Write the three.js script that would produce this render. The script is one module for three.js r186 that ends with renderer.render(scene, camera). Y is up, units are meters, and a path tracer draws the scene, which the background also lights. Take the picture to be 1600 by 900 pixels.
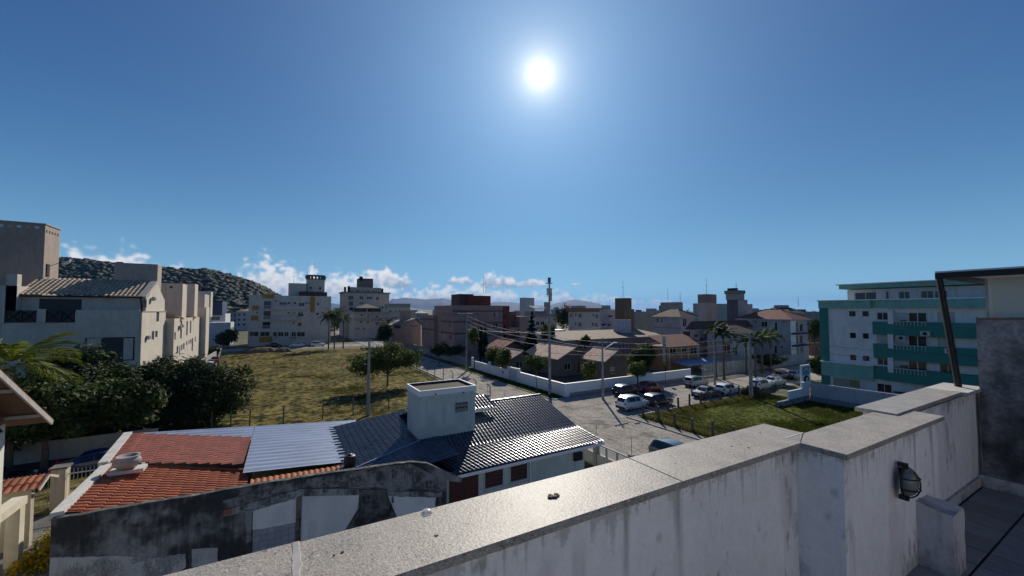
import * as THREE from 'three';
import { mergeGeometries, toCreasedNormals } from 'three/addons/utils/BufferGeometryUtils.js';
import { RoundedBoxGeometry } from 'three/addons/geometries/RoundedBoxGeometry.js';

// ---------- camera, sky, sun, exposure ----------
const scene = new THREE.Scene();
const EYE = 11.5, YAW = 30.3 * Math.PI / 180, FPX = 605, HZ = 486, PPY = 462;
const PITCH = Math.atan((HZ - PPY) / FPX);
const camera = new THREE.PerspectiveCamera(2 * Math.atan(450 / FPX) * 180 / Math.PI, 16 / 9, 0.05, 40000);
camera.position.set(0, EYE, 0);
camera.rotation.order = 'YXZ';
camera.rotation.set(PITCH, -YAW, 0);
camera.setViewOffset(1600, 900, 0, -(PPY - 450), 1600, 900);
const renderer = new THREE.WebGLRenderer({ antialias: true });
renderer.toneMapping = THREE.LinearToneMapping;
renderer.toneMappingExposure = 1.0;
renderer.shadowMap.enabled = true;
const SUNAZ = YAW + 4.2 * Math.PI / 180, SUNEL = 32.0 * Math.PI / 180;   // from the disc and the pole shadows
const SUN = new THREE.Vector3(Math.cos(SUNEL) * Math.sin(SUNAZ), Math.sin(SUNEL), -Math.cos(SUNEL) * Math.cos(SUNAZ));
const sun = new THREE.DirectionalLight(new THREE.Color(1, 0.93, 0.82), 4.6);
sun.position.copy(SUN).multiplyScalar(300); sun.castShadow = true;
sun.shadow.mapSize.set(2048, 2048);
Object.assign(sun.shadow.camera, { left: -160, right: 160, top: 160, bottom: -160, near: 1, far: 700 });
scene.add(sun, sun.target);

// ---------- small maths ----------
const V = (x, y, z) => new THREE.Vector3(x, y, z);
function rng(s) { return () => { s |= 0; s = s + 0x6D2B79F5 | 0; let t = Math.imul(s ^ s >>> 15, 1 | s); t = t + Math.imul(t ^ t >>> 7, 61 | t) ^ t; return ((t ^ t >>> 14) >>> 0) / 4294967296; }; }
const hash = (x, y, z) => { let h = Math.imul(x, 374761393) + Math.imul(y, 668265263) + Math.imul(z, 2147483647 ^ 0x5bd1e995) | 0; h = Math.imul(h ^ h >>> 13, 1274126177); return ((h ^ h >>> 16) >>> 0) / 4294967296; };
const sm = t => t * t * (3 - 2 * t), mix = (a, b, t) => a + (b - a) * t, cl = (x, a = 0, b = 1) => Math.min(b, Math.max(a, x));
const sstep = (a, b, x) => sm(cl((x - a) / (b - a)));
function noise2(x, y, p = 0, s = 0) {   // p: period in cells
  const xi = Math.floor(x), yi = Math.floor(y), xf = sm(x - xi), yf = sm(y - yi), w = v => p ? ((v % p) + p) % p : v;
  const h = (a, b) => hash(w(a), w(b), s);
  return mix(mix(h(xi, yi), h(xi + 1, yi), xf), mix(h(xi, yi + 1), h(xi + 1, yi + 1), xf), yf);
}
function fbm(x, y, o = 4, p = 0, s = 0) { let a = 0, w = 0.5, t = 0; for (let i = 0; i < o; i++) { a += w * noise2(x, y, p, s + i); t += w; w *= 0.5; x *= 2; y *= 2; p *= 2; } return a / t; }
// photo pixel (1600x900) to a ray in the place, then to a point on a plane it touches
function ray(px, py) {
  const cx = (px - 800) / FPX, cy = -(py - PPY) / FPX, up = cy * Math.cos(PITCH) + Math.sin(PITCH), fw = Math.cos(PITCH) - cy * Math.sin(PITCH);
  return V(fw * Math.sin(YAW) + cx * Math.cos(YAW), up, -fw * Math.cos(YAW) + cx * Math.sin(YAW));
}
const G = (px, py, h = 0) => { const d = ray(px, py); return d.multiplyScalar((h - EYE) / d.y).add(V(0, EYE, 0)); };
const onX = (px, py, X) => { const d = ray(px, py); return d.multiplyScalar(X / d.x).add(V(0, EYE, 0)); };
const onZ = (px, py, Z) => { const d = ray(px, py); return d.multiplyScalar(Z / d.z).add(V(0, EYE, 0)); };
const atF = (px, py, fw) => { const d = ray(px, py); const f = d.x * Math.sin(YAW) - d.z * Math.cos(YAW); return d.multiplyScalar(fw / f).add(V(0, EYE, 0)); };

// ---------- sky ----------
{
  const W = 2048, Hh = 1024, data = new Float32Array(W * Hh * 4);
  const camAz = YAW;
  const pxAz = px => Math.atan((px - 800) / FPX) * 180 / Math.PI;
  const pxEl = (px, py) => { const d = ray(px, py).normalize(); return Math.asin(d.y) * 180 / Math.PI; };
  // clouds as heaps: left px, right px, top py, base py, strength
  const heaps = [[60, 170, 380, 436, 1], [120, 262, 378, 436, 1.1], [215, 310, 404, 440, .7], [355, 480, 396, 474, 1.1], [300, 440, 420, 476, .8], [430, 540, 418, 474, 1], [500, 590, 418, 462, 1.1], [556, 646, 417, 443, 1.25], [510, 710, 438, 480, 1],
    [630, 730, 438, 478, .95], [698, 742, 431, 441, .95], [750, 808, 426, 444, 1.2], [806, 856, 436, 446, .9], [892, 908, 440, 445, .7], [690, 820, 442, 478, .9], [780, 940, 448, 482, .75], [880, 1010, 455, 484, .65], [990, 1080, 462, 480, .55]]
    .map(([a, b, t, m, s]) => { const c = (a + b) / 2; return { az: pxAz(c), w: Math.abs(pxAz(b) - pxAz(a)) / 2, e0: pxEl(c, m), e1: pxEl(c, t), s }; });
  const rr = rng(77);
  for (let k = 0; k < 34; k++) { const az = 62 + rr() * 236, w = 2 + rr() * 6, e0 = .5 + rr() * 3.2; heaps.push({ az, w, e0, e1: e0 + 1 + rr() * 2.6, s: .6 + rr() * .4 }); }
  for (let j = 0; j < Hh; j++) {
    const el = ((j + .5) / Hh - .5) * Math.PI, ed = el * 180 / Math.PI, ce = Math.cos(el), se = Math.sin(el);
    for (let i = 0; i < W; i++) {
      const th = ((i + .5) / W - .5) * 2 * Math.PI, x = ce * Math.cos(th), z = ce * Math.sin(th);
      const g = Math.acos(cl(x * SUN.x + se * SUN.y + z * SUN.z, -1, 1)) * 180 / Math.PI;
      const e = Math.max(ed, 0);
      let r = .004 + .34 * Math.exp(-e / 8.5), gg = .022 + .60 * Math.exp(-e / 11.5), b = .135 + .66 * Math.exp(-e / 15.5);
      const a1 = Math.exp(-g / 20), a2 = Math.exp(-g / 4.2), a3 = Math.exp(-Math.pow(g / 1.75, 1.2)), core = 1 - sstep(.3, 1.0, g);
      r += .33 * a1 + .30 * a2 + 1.1 * a3 + 4 * core; gg += .56 * a1 + .22 * a2 + .95 * a3 + 4 * core; b += .78 * a1 + .08 * a2 + .6 * a3 + 3.6 * core;
      if (ed > -.5 && ed < 12) {
        let az = (Math.atan2(x, -z) - camAz) * 180 / Math.PI; az = ((az + 180) % 360 + 360) % 360 - 180;
        let dens = 0, body = 0;
        for (const c of heaps) {
          let da = az - c.az; if (da > 180) da -= 360; if (da < -180) da += 360;
          const u = da / c.w; if (Math.abs(u) > 1.25) continue;
          const hgt = c.e1 - c.e0, v = (ed - c.e0) / hgt; if (v < -.9 || v > 1.4) continue;
          const lump = .55 + .75 * (fbm(az * .55 + 40, c.e0 * 3, 3, 0, 5) - .25);
          const top = lump * Math.sqrt(Math.max(0, 1 - u * u)), n = fbm(az * 1.5 + 90, ed * 2.2, 5, 0, 9) - .5;
          const n2 = fbm(az * 4 + 9, ed * 5, 3, 0, 31) - .5;
          let d = sstep(-.12, .22, top - v + n * .95 + n2 * .25) * sstep(-.55, .12, v + n * .5) * sstep(1.2, .7, Math.abs(u));
          d *= c.s;
          if (d > dens) { dens = d; body = cl(.25 + .9 * (v / Math.max(top, .2)) + n * 1.5 + n2 * .6); }
        }
        if (dens > 0) {
          dens = cl(dens); const w = dens * (.9 - .25 * sstep(3, 0, ed));
          const cr = mix(.30, .92, body), cg = mix(.40, .92, body), cb = mix(.54, .93, body);
          r = mix(r, cr, w); gg = mix(gg, cg, w); b = mix(b, cb, w);
        }
      }
      const o = (j * W + i) * 4; data[o] = r; data[o + 1] = gg; data[o + 2] = b; data[o + 3] = 1;
    }
  }
  const t = new THREE.DataTexture(data, W, Hh, THREE.RGBAFormat, THREE.FloatType);
  t.mapping = THREE.EquirectangularReflectionMapping; t.magFilter = THREE.LinearFilter; t.minFilter = THREE.LinearFilter; t.needsUpdate = true;
  scene.background = t; scene.environment = t; scene.backgroundIntensity = 1; scene.environmentIntensity = 1;
}

// ---------- textures ----------
const toS = c => Math.round(255 * cl(c <= .0031308 ? 12.92 * c : 1.055 * Math.pow(c, 1 / 2.4) - .055));
function tex(N, metres, fn, data = false) {   // fn(u, v, i, j) -> linear rgb or a grey
  const a = new Uint8Array(N * N * 4);
  for (let j = 0; j < N; j++) for (let i = 0; i < N; i++) {
    let c = fn(i / N, j / N, i, j); if (typeof c === 'number') c = [c, c, c];
    const o = (j * N + i) * 4;
    for (let k = 0; k < 3; k++) a[o + k] = data ? Math.round(255 * cl(c[k])) : toS(c[k]);
    a[o + 3] = 255;
  }
  const t = new THREE.DataTexture(a, N, N, THREE.RGBAFormat); t.wrapS = t.wrapT = THREE.RepeatWrapping; t.magFilter = THREE.LinearFilter; t.minFilter = THREE.LinearMipmapLinearFilter; t.generateMipmaps = true;
  if (!data) t.colorSpace = THREE.SRGBColorSpace;
  t.repeat.set(1 / metres, 1 / metres); t.needsUpdate = true; return t;
}
const mul = (c, k) => [c[0] * k, c[1] * k, c[2] * k], lerp3 = (a, b, t) => [mix(a[0], b[0], t), mix(a[1], b[1], t), mix(a[2], b[2], t)];
const T = {};
// painted render with water streaks and patches (a tint on near white)
T.render = tex(512, 6, (u, v) => { const s = fbm(u * 40, v * 3, 3, 0, 1), p = fbm(u * 6, v * 6, 5, 6, 2), f = fbm(u * 64, v * 64, 2, 64, 3); const k = .86 + .14 * sstep(.3, .6, p) - .16 * sstep(.55, .8, noise2(u * 40, v * 2, 40, 8)) * sstep(.45, .7, p) - .08 * (f - .5); return [k, k * .985, k * .96]; });
// parapet: chalky white paint with grey mould runs and pinkish bare patches
T.parapet = tex(1024, 2.4, (u, v) => {
  const run = fbm(u * 30, v * 2.2, 4, 0, 11), run2 = fbm(u * 70, v * 4, 2, 0, 17), p = fbm(u * 5, v * 5, 5, 5, 12), f = noise2(u * 230, v * 230, 230, 13), q = fbm(u * 9, v * 3, 4, 0, 14);
  const g1 = fbm(u * 60, v * 34, 3, 0, 21), pt = sstep(.44, .62, fbm(u * 6, v * 3.2, 4, 0, 23) * .7 + g1 * .3);
  let k = .82 + .14 * (p - .5) + .07 * (f - .5) + .1 * (g1 - .5); k *= 1 - .55 * pt * (.3 + .9 * g1); k *= 1 - .3 * sstep(.56, .74, run * .7 + run2 * .3) * sstep(.42, .62, p);
  const dd = ((.4667 - v + 1) % 1) * 2.4, dl = .02 + .3 * Math.pow(noise2(u * 140, 3, 140, 19), 6) + .12 * Math.pow(noise2(u * 22, 5, 22, 20), 3); k *= 1 - (dd < 1 ? .3 * sstep(dl, dl * .2, dd + .1 * (run2 - .5) + .05 * (f - .5)) : 0);
  const m = sstep(.56, .74, q) * .4, c = [k, k * .97, k * .92];
  return lerp3(c, [k * .7, k * .58, k * .56], m);
});
T.parapetBump = tex(1024, 2.4, (u, v) => .5 + .35 * (fbm(u * 60, v * 60, 3, 60, 13) - .5) + .4 * (fbm(u * 12, v * 12, 4, 12, 22) - .5), true);
// weathered bare cement with black algae
T.mould = tex(1024, 4, (u, v) => {
  const a = fbm(u * 4, v * 4, 6, 4, 41), b = fbm(u * 34, v * 5, 3, 0, 42), f = noise2(u * 260, v * 260, 260, 43), d = fbm(u * 14, v * 14, 4, 14, 44), e = fbm(u * 40, v * 40, 3, 40, 45);
  let k = 1.6 * mix(.02, .15, Math.pow(sstep(.34, .68, a * .6 + b * .2 + d * .2), 1.5)); k *= .6 + .5 * e + .35 * f; if (d > .6) k += .05 * sstep(.6, .66, d) * sstep(.45, .6, a);
  return [k, k * .985, k * .93];
});
T.cement = tex(512, 3, (u, v) => { const a = fbm(u * 5, v * 5, 6, 5, 46), d = fbm(u * 22, v * 22, 4, 22, 47), f = noise2(u * 150, v * 150, 150, 48), g = fbm(u * 30, v * 5, 3, 0, 49); const k = mix(.05, .34, sstep(.3, .66, a * .5 + d * .3 + g * .2)) * (.7 + .6 * f); return [k, k * .98, k * .93]; });
T.concrete = tex(512, 3, (u, v) => { const a = fbm(u * 6, v * 6, 5, 6, 51), f = fbm(u * 80, v * 80, 2, 80, 52); const k = .72 + .45 * (a - .5) + .25 * (f - .5); return [k, k * .98, k * .94]; });
T.granite = tex(1024, .55, (u, v, i, j) => {
  const a = fbm(u * 6, v * 6, 3, 6, 61), s = noise2(u * 180, v * 180, 180, 62), s2 = noise2(u * 110, v * 110, 110, 63), s3 = noise2(u * 60, v * 60, 60, 64);
  let c = [.33, .295, .245]; c = mul(c, .8 + .4 * a + .8 * (s - .5));
  if (s2 > .8) c = lerp3(c, [.62, .59, .54], (s2 - .8) * 4); if (s3 < .13) c = lerp3(c, [.14, .12, .11], .7); return c;
});
T.graniteBump = tex(512, .55, (u, v) => noise2(u * 120, v * 120, 120, 65) * .6 + .4 * noise2(u * 60, v * 60, 60, 66), true);
T.dry = tex(512, 26, (u, v) => {
  const a = fbm(u * 7, v * 7, 5, 7, 71), f = fbm(u * 64, v * 64, 3, 64, 72), m = fbm(u * 24, v * 9, 4, 0, 73);
  let c = lerp3([.085, .072, .02], [.135, .108, .034], sstep(.3, .65, a)); c = lerp3(c, [.055, .06, .014], sstep(.5, .72, m) * .8); return mul(c, .15 + 1.7 * sstep(.2, .8, f));
});
T.green = tex(512, 18, (u, v) => {
  const a = fbm(u * 6, v * 6, 5, 6, 81), f = fbm(u * 90, v * 90, 3, 90, 82), m = fbm(u * 18, v * 18, 4, 18, 83);
  let c = lerp3([.045, .062, .007], [.07, .088, .01], sstep(.3, .65, a)); c = lerp3(c, [.1, .092, .025], sstep(.52, .72, m) * .7); return mul(c, .2 + 1.6 * sstep(.2, .8, f));
});
T.pave = tex(512, 12, (u, v) => {   // worn concrete setts, too small to pick apart from up here
  const a = fbm(u * 5, v * 5, 5, 5, 91), f = fbm(u * 110, v * 110, 2, 110, 92), row = Math.floor(v * 60), col = Math.floor(u * 60 + (row % 2) * .5), h = hash(col % 60, row, 93);
  const st = sstep(.55, .75, fbm(u * 9, v * 9, 4, 9, 94)); const tr = fbm(u * 40, v * 3, 3, 0, 95), cr2 = sstep(.03, .0, Math.abs(fbm(u * 7, v * 7, 4, 7, 96) - .5)) * .25; let k = .36 * (.75 + .35 * a + .4 * (h - .5) + .3 * (f - .5)) * (1 - .38 * st) * (1 - .18 * sstep(.5, .7, tr)) * (1 - cr2); return [k, k * .91, k * .77];
});
T.dirt = tex(512, 6, (u, v) => { const a = fbm(u * 6, v * 6, 5, 6, 101), f = fbm(u * 70, v * 70, 2, 70, 102); return mul([.15, .115, .075], .5 + a * .6 + f * .4); });
T.clay = tex(512, 6.6, (u, v) => {   // tone of single clay tiles, 0.22 by 0.4 m
  const ci = Math.floor(u * 30), cj = Math.floor(v * 16.5), h = hash(ci, cj, 111), a = fbm(u * 8, v * 8, 4, 8, 112), f = fbm(u * 90, v * 90, 2, 90, 113);
  return mul([1, .97, .93], .62 + .38 * h + .3 * (a - .5) + .2 * (f - .5) - .3 * sstep(.62, .8, a));
});
T.clayBump = tex(512, 6.6, (u, v) => .5 + .42 * Math.cos(u * 30 * 2 * Math.PI) - .2 * ((v * 16.5) % 1), true);
T.bark = tex(256, 1, (u, v) => { const a = fbm(u * 10, v * 3, 4, 0, 121); return mul([.13, .10, .075], .5 + a); });
T.grain = tex(256, 1.2, (u, v) => { const a = fbm(u * 30, v * 2, 4, 0, 131); return .7 + .5 * (a - .3); });

// ---------- materials ----------
const C = (r, g, b) => new THREE.Color().setRGB(r, g, b);
const M = {};
const std = (c, o = {}) => new THREE.MeshStandardMaterial({ color: C(...c), roughness: .9, ...o });
const matte = (c, o = {}) => new THREE.MeshPhysicalMaterial({ color: C(...c), roughness: 1, specularIntensity: .12, ...o });
const wallM = {}; const wall = (r, g, b) => wallM[[r, g, b]] ||= std([r, g, b], { map: T.render, roughness: .92 });
M.parapet = std([1, 1, 1], { map: T.parapet, bumpMap: T.parapetBump, bumpScale: .012 });
M.parapetDark = std([.62, .62, .64], { map: T.parapet, bumpMap: T.parapetBump, bumpScale: .012 });
M.mould = std([1, 1, 1], { map: T.mould, bumpMap: T.parapetBump, bumpScale: .02 });
M.mouldLight = std([1, 1, 1], { map: T.cement });
M.concrete = std([.42, .41, .39], { map: T.concrete });
M.concreteDark = std([.2, .19, .18], { map: T.concrete });
M.granite = new THREE.MeshPhysicalMaterial({ color: C(1, 1, 1), map: T.granite, roughness: .5, specularIntensity: .45, bumpMap: T.graniteBump, bumpScale: .0008 });
M.black = std([.02, .02, .022], { roughness: .5 });
M.iron = std([.016, .016, .018], { roughness: .55, metalness: .3 });
M.steel = std([.5, .51, .52], { roughness: .4, metalness: .8 });
M.glass = std([.018, .022, .026], { roughness: .06 });
M.glassDim = std([.03, .032, .035], { roughness: .35 });
M.white = std([.78, .78, .76], { roughness: .6 });
M.whiteDull = std([.6, .6, .58], { map: T.concrete });
M.frame = std([.55, .55, .54], { roughness: .5 });
M.bark = std([1, 1, 1], { map: T.bark });
M.wood = std([.16, .085, .045], { map: T.grain, roughness: .7 });
M.redwood = std([.10, .03, .02], { map: T.grain, roughness: .6 });
M.rubber = std([.02, .02, .02], { roughness: .85 });
M.wire = std([.05, .05, .05], { roughness: .6 });
M.wirePale = std([.45, .45, .44], { roughness: .5 });
M.rust = std([.12, .06, .03]);
const clayM = {}; const clay = (r, g, b, bump = .03) => clayM[[r, g, b, bump]] ||= std([r, g, b], { map: T.clay, bumpMap: bump ? T.clayBump : null, bumpScale: bump, roughness: .85 });

// ---------- geometry ----------
const org = new WeakMap();
function prep(g) { if (g.index) g = g.toNonIndexed(); for (const k of Object.keys(g.attributes)) if (!['position', 'normal', 'uv', 'color'].includes(k)) g.deleteAttribute(k); g.morphAttributes = {}; return g; }
function uvBox(g) {   // uv in metres, by the way a face points
  g = prep(g); const p = g.attributes.position, n = g.attributes.normal, uv = new Float32Array(p.count * 2);
  for (let i = 0; i < p.count; i += 3) {
    const ax = Math.abs(n.getX(i) + n.getX(i + 1) + n.getX(i + 2)), ay = Math.abs(n.getY(i) + n.getY(i + 1) + n.getY(i + 2)), az = Math.abs(n.getZ(i) + n.getZ(i + 1) + n.getZ(i + 2));
    for (let k = i; k < i + 3; k++) { const x = p.getX(k), y = p.getY(k), z = p.getZ(k); const [a, b] = ay > ax && ay > az ? [x, z] : ax > az ? [z, y] : [x, y]; uv[2 * k] = a; uv[2 * k + 1] = b; }
  }
  g.setAttribute('uv', new THREE.BufferAttribute(uv, 2)); return g;
}
const bx = (x0, x1, y0, y1, z0, z1) => new THREE.BoxGeometry(Math.abs(x1 - x0), Math.abs(y1 - y0), Math.abs(z1 - z0)).translate((x0 + x1) / 2, (y0 + y1) / 2, (z0 + z1) / 2);
const rbx = (x0, x1, y0, y1, z0, z1, r = .01) => new RoundedBoxGeometry(Math.abs(x1 - x0), Math.abs(y1 - y0), Math.abs(z1 - z0), 2, r).translate((x0 + x1) / 2, (y0 + y1) / 2, (z0 + z1) / 2);
function bar(a, b, r, r2 = r, seg = 6) { const d = b.clone().sub(a), g = new THREE.CylinderGeometry(r2, r, d.length(), seg, 1); g.applyQuaternion(new THREE.Quaternion().setFromUnitVectors(V(0, 1, 0), d.clone().normalize())); return g.translate((a.x + b.x) / 2, (a.y + b.y) / 2, (a.z + b.z) / 2); }
function quad(A, B, Cc, D) {   // uv in metres: u along A-B, v across
  const g = new THREE.BufferGeometry(), u = B.clone().sub(A).normalize(), n = B.clone().sub(A).cross(D.clone().sub(A)).normalize(), v = n.clone().cross(u);
  const P = [A, B, Cc, A, Cc, D], a = [], t = [], m = []; for (const p of P) { a.push(p.x, p.y, p.z); const q = p.clone().sub(A); t.push(q.dot(u), q.dot(v)); m.push(n.x, n.y, n.z); }
  g.setAttribute('position', new THREE.Float32BufferAttribute(a, 3)); g.setAttribute('normal', new THREE.Float32BufferAttribute(m, 3)); g.setAttribute('uv', new THREE.Float32BufferAttribute(t, 2)); return g;
}
function tileRoof(A, B, Cc, D, col = .22, course = .4, amp = .035, step = .02, per = 6, prof = t => Math.abs(Math.cos(Math.PI * t))) {   // A,B eave; C,D ridge: barrel tiles as one sheet
  const L = A.distanceTo(B), S = A.distanceTo(D), nc = Math.max(1, Math.round(L / col)), ns = Math.max(1, Math.round(S / course)), nu = nc * per;
  const n = B.clone().sub(A).cross(D.clone().sub(A)).normalize(); if (n.y < 0) n.negate();
  const pos = [], uv = [], idx = [], P = V(), Q = V();
  const rows = []; for (let s = 0; s < ns; s++) rows.push([s / ns, 1], [(s + 1) / ns, 0]);
  for (const [v, up] of rows) for (let i = 0; i <= nu; i++) {
    const u = i / nu; P.lerpVectors(A, B, u); Q.lerpVectors(D, Cc, u); P.lerp(Q, v);
    const d = amp * prof(i / per) + step * up; pos.push(P.x + n.x * d, P.y + n.y * d, P.z + n.z * d); uv.push(u * L, v * S);
  }
  const w = nu + 1; for (let r = 0; r < rows.length - 1; r++) for (let i = 0; i < nu; i++) { const a = r * w + i; idx.push(a, a + 1, a + w + 1, a, a + w + 1, a + w); }
  const g = new THREE.BufferGeometry(); g.setAttribute('position', new THREE.Float32BufferAttribute(pos, 3)); g.setAttribute('uv', new THREE.Float32BufferAttribute(uv, 2)); g.setIndex(idx); g.computeVertexNormals(); return g;
}
const poly = (pts, depth) => { const s = new THREE.Shape(pts.map(p => new THREE.Vector2(p[0], p[1]))); return new THREE.ExtrudeGeometry(s, { depth, bevelEnabled: false }); };
function lathe(pts, seg = 20) { return new THREE.LatheGeometry(pts.map(p => new THREE.Vector2(p[0], p[1])), seg); }

// ---------- things ----------
const taken = {};
function numbered(n) { const k = taken[n] = (taken[n] ?? -1) + 1; return k ? `${n}_${String(k).padStart(3, '0')}` : n; }
function thing(name, label, category, at = V(0, 0, 0), group) { const o = new THREE.Group(); o.name = numbered(name); o.position.copy(at); o.userData = { label, category }; if (group) o.userData.group = group; scene.add(o); org.set(o, at.clone()); return o; }
function part(parent, name, geos, m, { local = false, own = false } = {}) {   // geometry in world metres (or local), merged to one mesh
  let list = (Array.isArray(geos) ? geos : [geos]).map(g => own ? prep(g) : uvBox(g));
  if (list.some(g => !g.attributes.uv)) list = list.map(uvBox);
  const g = list.length > 1 ? mergeGeometries(list) : list[0];
  let root = parent; while (root && !org.has(root)) root = root.parent;
  const o = root ? org.get(root) : V(0, 0, 0); if (!local) g.translate(-o.x, -o.y, -o.z);
  const me = new THREE.Mesh(g, m); me.name = name; parent.add(me); return me;
}
function one(name, label, category, geos, m, group, opt = {}) { const me = part(scene, name, geos, m, opt); me.name = numbered(name); me.userData = { label, category }; if (group) me.userData.group = group; return me; }
function struct(name, geos, m, opt = {}) { const me = part(scene, name, geos, m, opt); me.name = numbered(name); me.userData = { kind: 'structure' }; return me; }
function copyOf(o, label) { const c = o.clone(); c.name = numbered(o.name.replace(/_\d{3}$/, '')); c.userData = { ...o.userData }; if (label) c.userData.label = label; scene.add(c); return c; }
// ---------- ground, streets, lots ----------
const flat = (x0, x1, z0, z1, y) => quad(V(x0, y, z1), V(x1, y, z1), V(x1, y, z0), V(x0, y, z0));   // z1 nearer the viewer
M.dry = matte([1, 1, 1], { map: T.dry }); M.green = matte([1, 1, 1], { map: T.green }); M.pave = matte([1, 1, 1], { map: T.pave, specularIntensity: .3 });
M.dirt = matte([1, 1, 1], { map: T.dirt }); M.yard = matte([.75, .75, .75], { map: T.dirt }); M.walk = std([.24, .23, .21], { map: T.concrete });
M.asphalt = std([.055, .055, .058], { map: T.concrete });
{
  const c = []; for (let k = 0; k < 48; k++) { const a = k / 48 * 2 * Math.PI; c.push([Math.cos(a) * 11200, Math.sin(a) * 11200]); }
  const g = new THREE.ShapeGeometry(new THREE.Shape(c.map(p => new THREE.Vector2(...p)))).rotateX(-Math.PI / 2).translate(0, -.02, 0);
  struct('ground', g, std([.55, .62, .42], { map: T.dry }));
}
// uneven grass field: a gently lumpy sheet
function lumpy(x0, x1, z0, z1, y, step, amp, seed) {
  const nx = Math.round((x1 - x0) / step), nz = Math.round((z1 - z0) / step), g = new THREE.PlaneGeometry(x1 - x0, z1 - z0, nx, nz).rotateX(-Math.PI / 2).translate((x0 + x1) / 2, y, (z0 + z1) / 2), p = g.attributes.position;
  for (let i = 0; i < p.count; i++) { const x = p.getX(i), z = p.getZ(i), e = Math.min(1, (x - x0) / 2, (x1 - x) / 2, (z - z0) / 2, (z1 - z) / 2); p.setY(i, y + amp * e * (fbm(x * .22, z * .22, 4, 0, seed) - .25)); }
  g.computeVertexNormals(); return g;
}
struct('field', lumpy(-14, 22.3, -127, -32.5, .02, .8, .8, 201), M.dry);
struct('grass_lot', lumpy(33.4, 57.8, -29.3, 6, .03, .5, .4, 202), M.green);
struct('street', [flat(23.2, 30.0, -420, 30, .004)], M.pave);
struct('cross_street', [flat(30.0, 200, -40.6, -30.4, .006), flat(30.0, 32.0, -30.4, 20, .006), flat(-60, 23.2, -146, -136, .006)], M.pave);
struct('kerb', [bx(22.95, 23.2, -.02, .11, -420, -44), bx(22.95, 23.2, -.02, .11, -42, 30), bx(30.0, 30.2, -.02, .11, -420, -40.9), bx(30.2, 58, -.02, .11, -40.9, -40.7), bx(32.2, 58, -.02, .11, -30.3, -30.1), bx(32.0, 32.2, -.02, .11, -30.3, 20)], M.concrete);
struct('pavement', [flat(19.9, 22.95, -33, 30, .09), flat(30.2, 60, -41.3, -40.9, .09), flat(32.2, 33.4, -30.1, 20, .09), flat(60, 90, -46, -41, .03)], M.walk);
struct('verge', [lumpy(30.2, 32.28, -75, -41.3, .08, .4, .12, 203)], M.green);
struct('side_yard', [flat(-4.5, 19.9, -21, 12, .012), flat(-13.6, -5, -42, -8, .014)], std([.19, .18, .165], { map: T.concrete }));
struct('driveway', [flat(-40, -13.8, -60, -24, .012), flat(-40, -8, -66, -42.2, .016)], M.asphalt);
struct('yard', [flat(33, 62, -75, -41.6, .01)], M.yard);
struct('courtyard', [flat(32.4, 120, -110, -75.1, .008), flat(62.2, 140, -75, -46.1, .008)], std([.3, .29, .27], { map: T.concrete }));
// earth heaps at the far end of the field
for (const [px, py, w, h, lab] of [[411, 552, 7, 1.5, 'low brown earth mound beside the field, widest of three'], [407, 549, 11, 1.2, 'flat pale earth mound behind the other two'], [441, 551, 5, 1.3, 'small brown earth mound next to the widest one']]) {
  const p = G(px, py), g = new THREE.SphereGeometry(1, 40, 20, 0, 2 * Math.PI, 0, Math.PI / 2), a = g.attributes.position, s = px;
  for (let i = 0; i < a.count; i++) { const x = a.getX(i), y = a.getY(i), z = a.getZ(i), k = .75 + .5 * fbm(x * 2 + s, z * 2 + y, 4, 0, 205); a.setXYZ(i, x * w / 2 * k, y * h * k, z * w * .35 * k); }
  g.computeVertexNormals(); one('earth_mound', lab, 'earth mound', g.translate(p.x, .02, p.z), M.dirt);
}
// grass tufts: blades nobody could count
function tufts(name, spots, m, seed, hmin, hmax) {
  const r = rng(seed), pos = [], nor = [];
  for (let b = 0; b < 9; b++) { const a = r() * 6.28, x = (r() - .5) * .5, z = (r() - .5) * .5, lx = (r() - .5) * .5, lz = (r() - .5) * .5, w = .035, dx = Math.cos(a) * w, dz = Math.sin(a) * w, h = .6 + r() * .4; pos.push(x - dx, 0, z - dz, x + dx, 0, z + dz, x + lx, h, z + lz); nor.push(0, 1, 0, 0, 1, 0, 0, 1, 0); }
  const g = new THREE.BufferGeometry(); g.setAttribute('position', new THREE.Float32BufferAttribute(pos, 3)); g.computeVertexNormals();
  const im = new THREE.InstancedMesh(g, m, spots.length), q = new THREE.Quaternion(), c = new THREE.Color();
  spots.forEach(([x, y, z, s, t], i) => { const hh = mix(hmin, hmax, r()) * (s || 1); im.setMatrixAt(i, new THREE.Matrix4().compose(V(x, y, z), q.setFromAxisAngle(V(0, 1, 0), r() * 6.28), V(.7 + r() * .8, hh, .7 + r() * .8))); const k = .7 + r() * .6; im.setColorAt(i, t ? c.setRGB(t[0] * k, t[1] * k, t[2] * k) : c.setRGB(k, k, k)); });
  im.name = numbered(name); im.userData = { kind: 'stuff' }; scene.add(im); return im;
}
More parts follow.
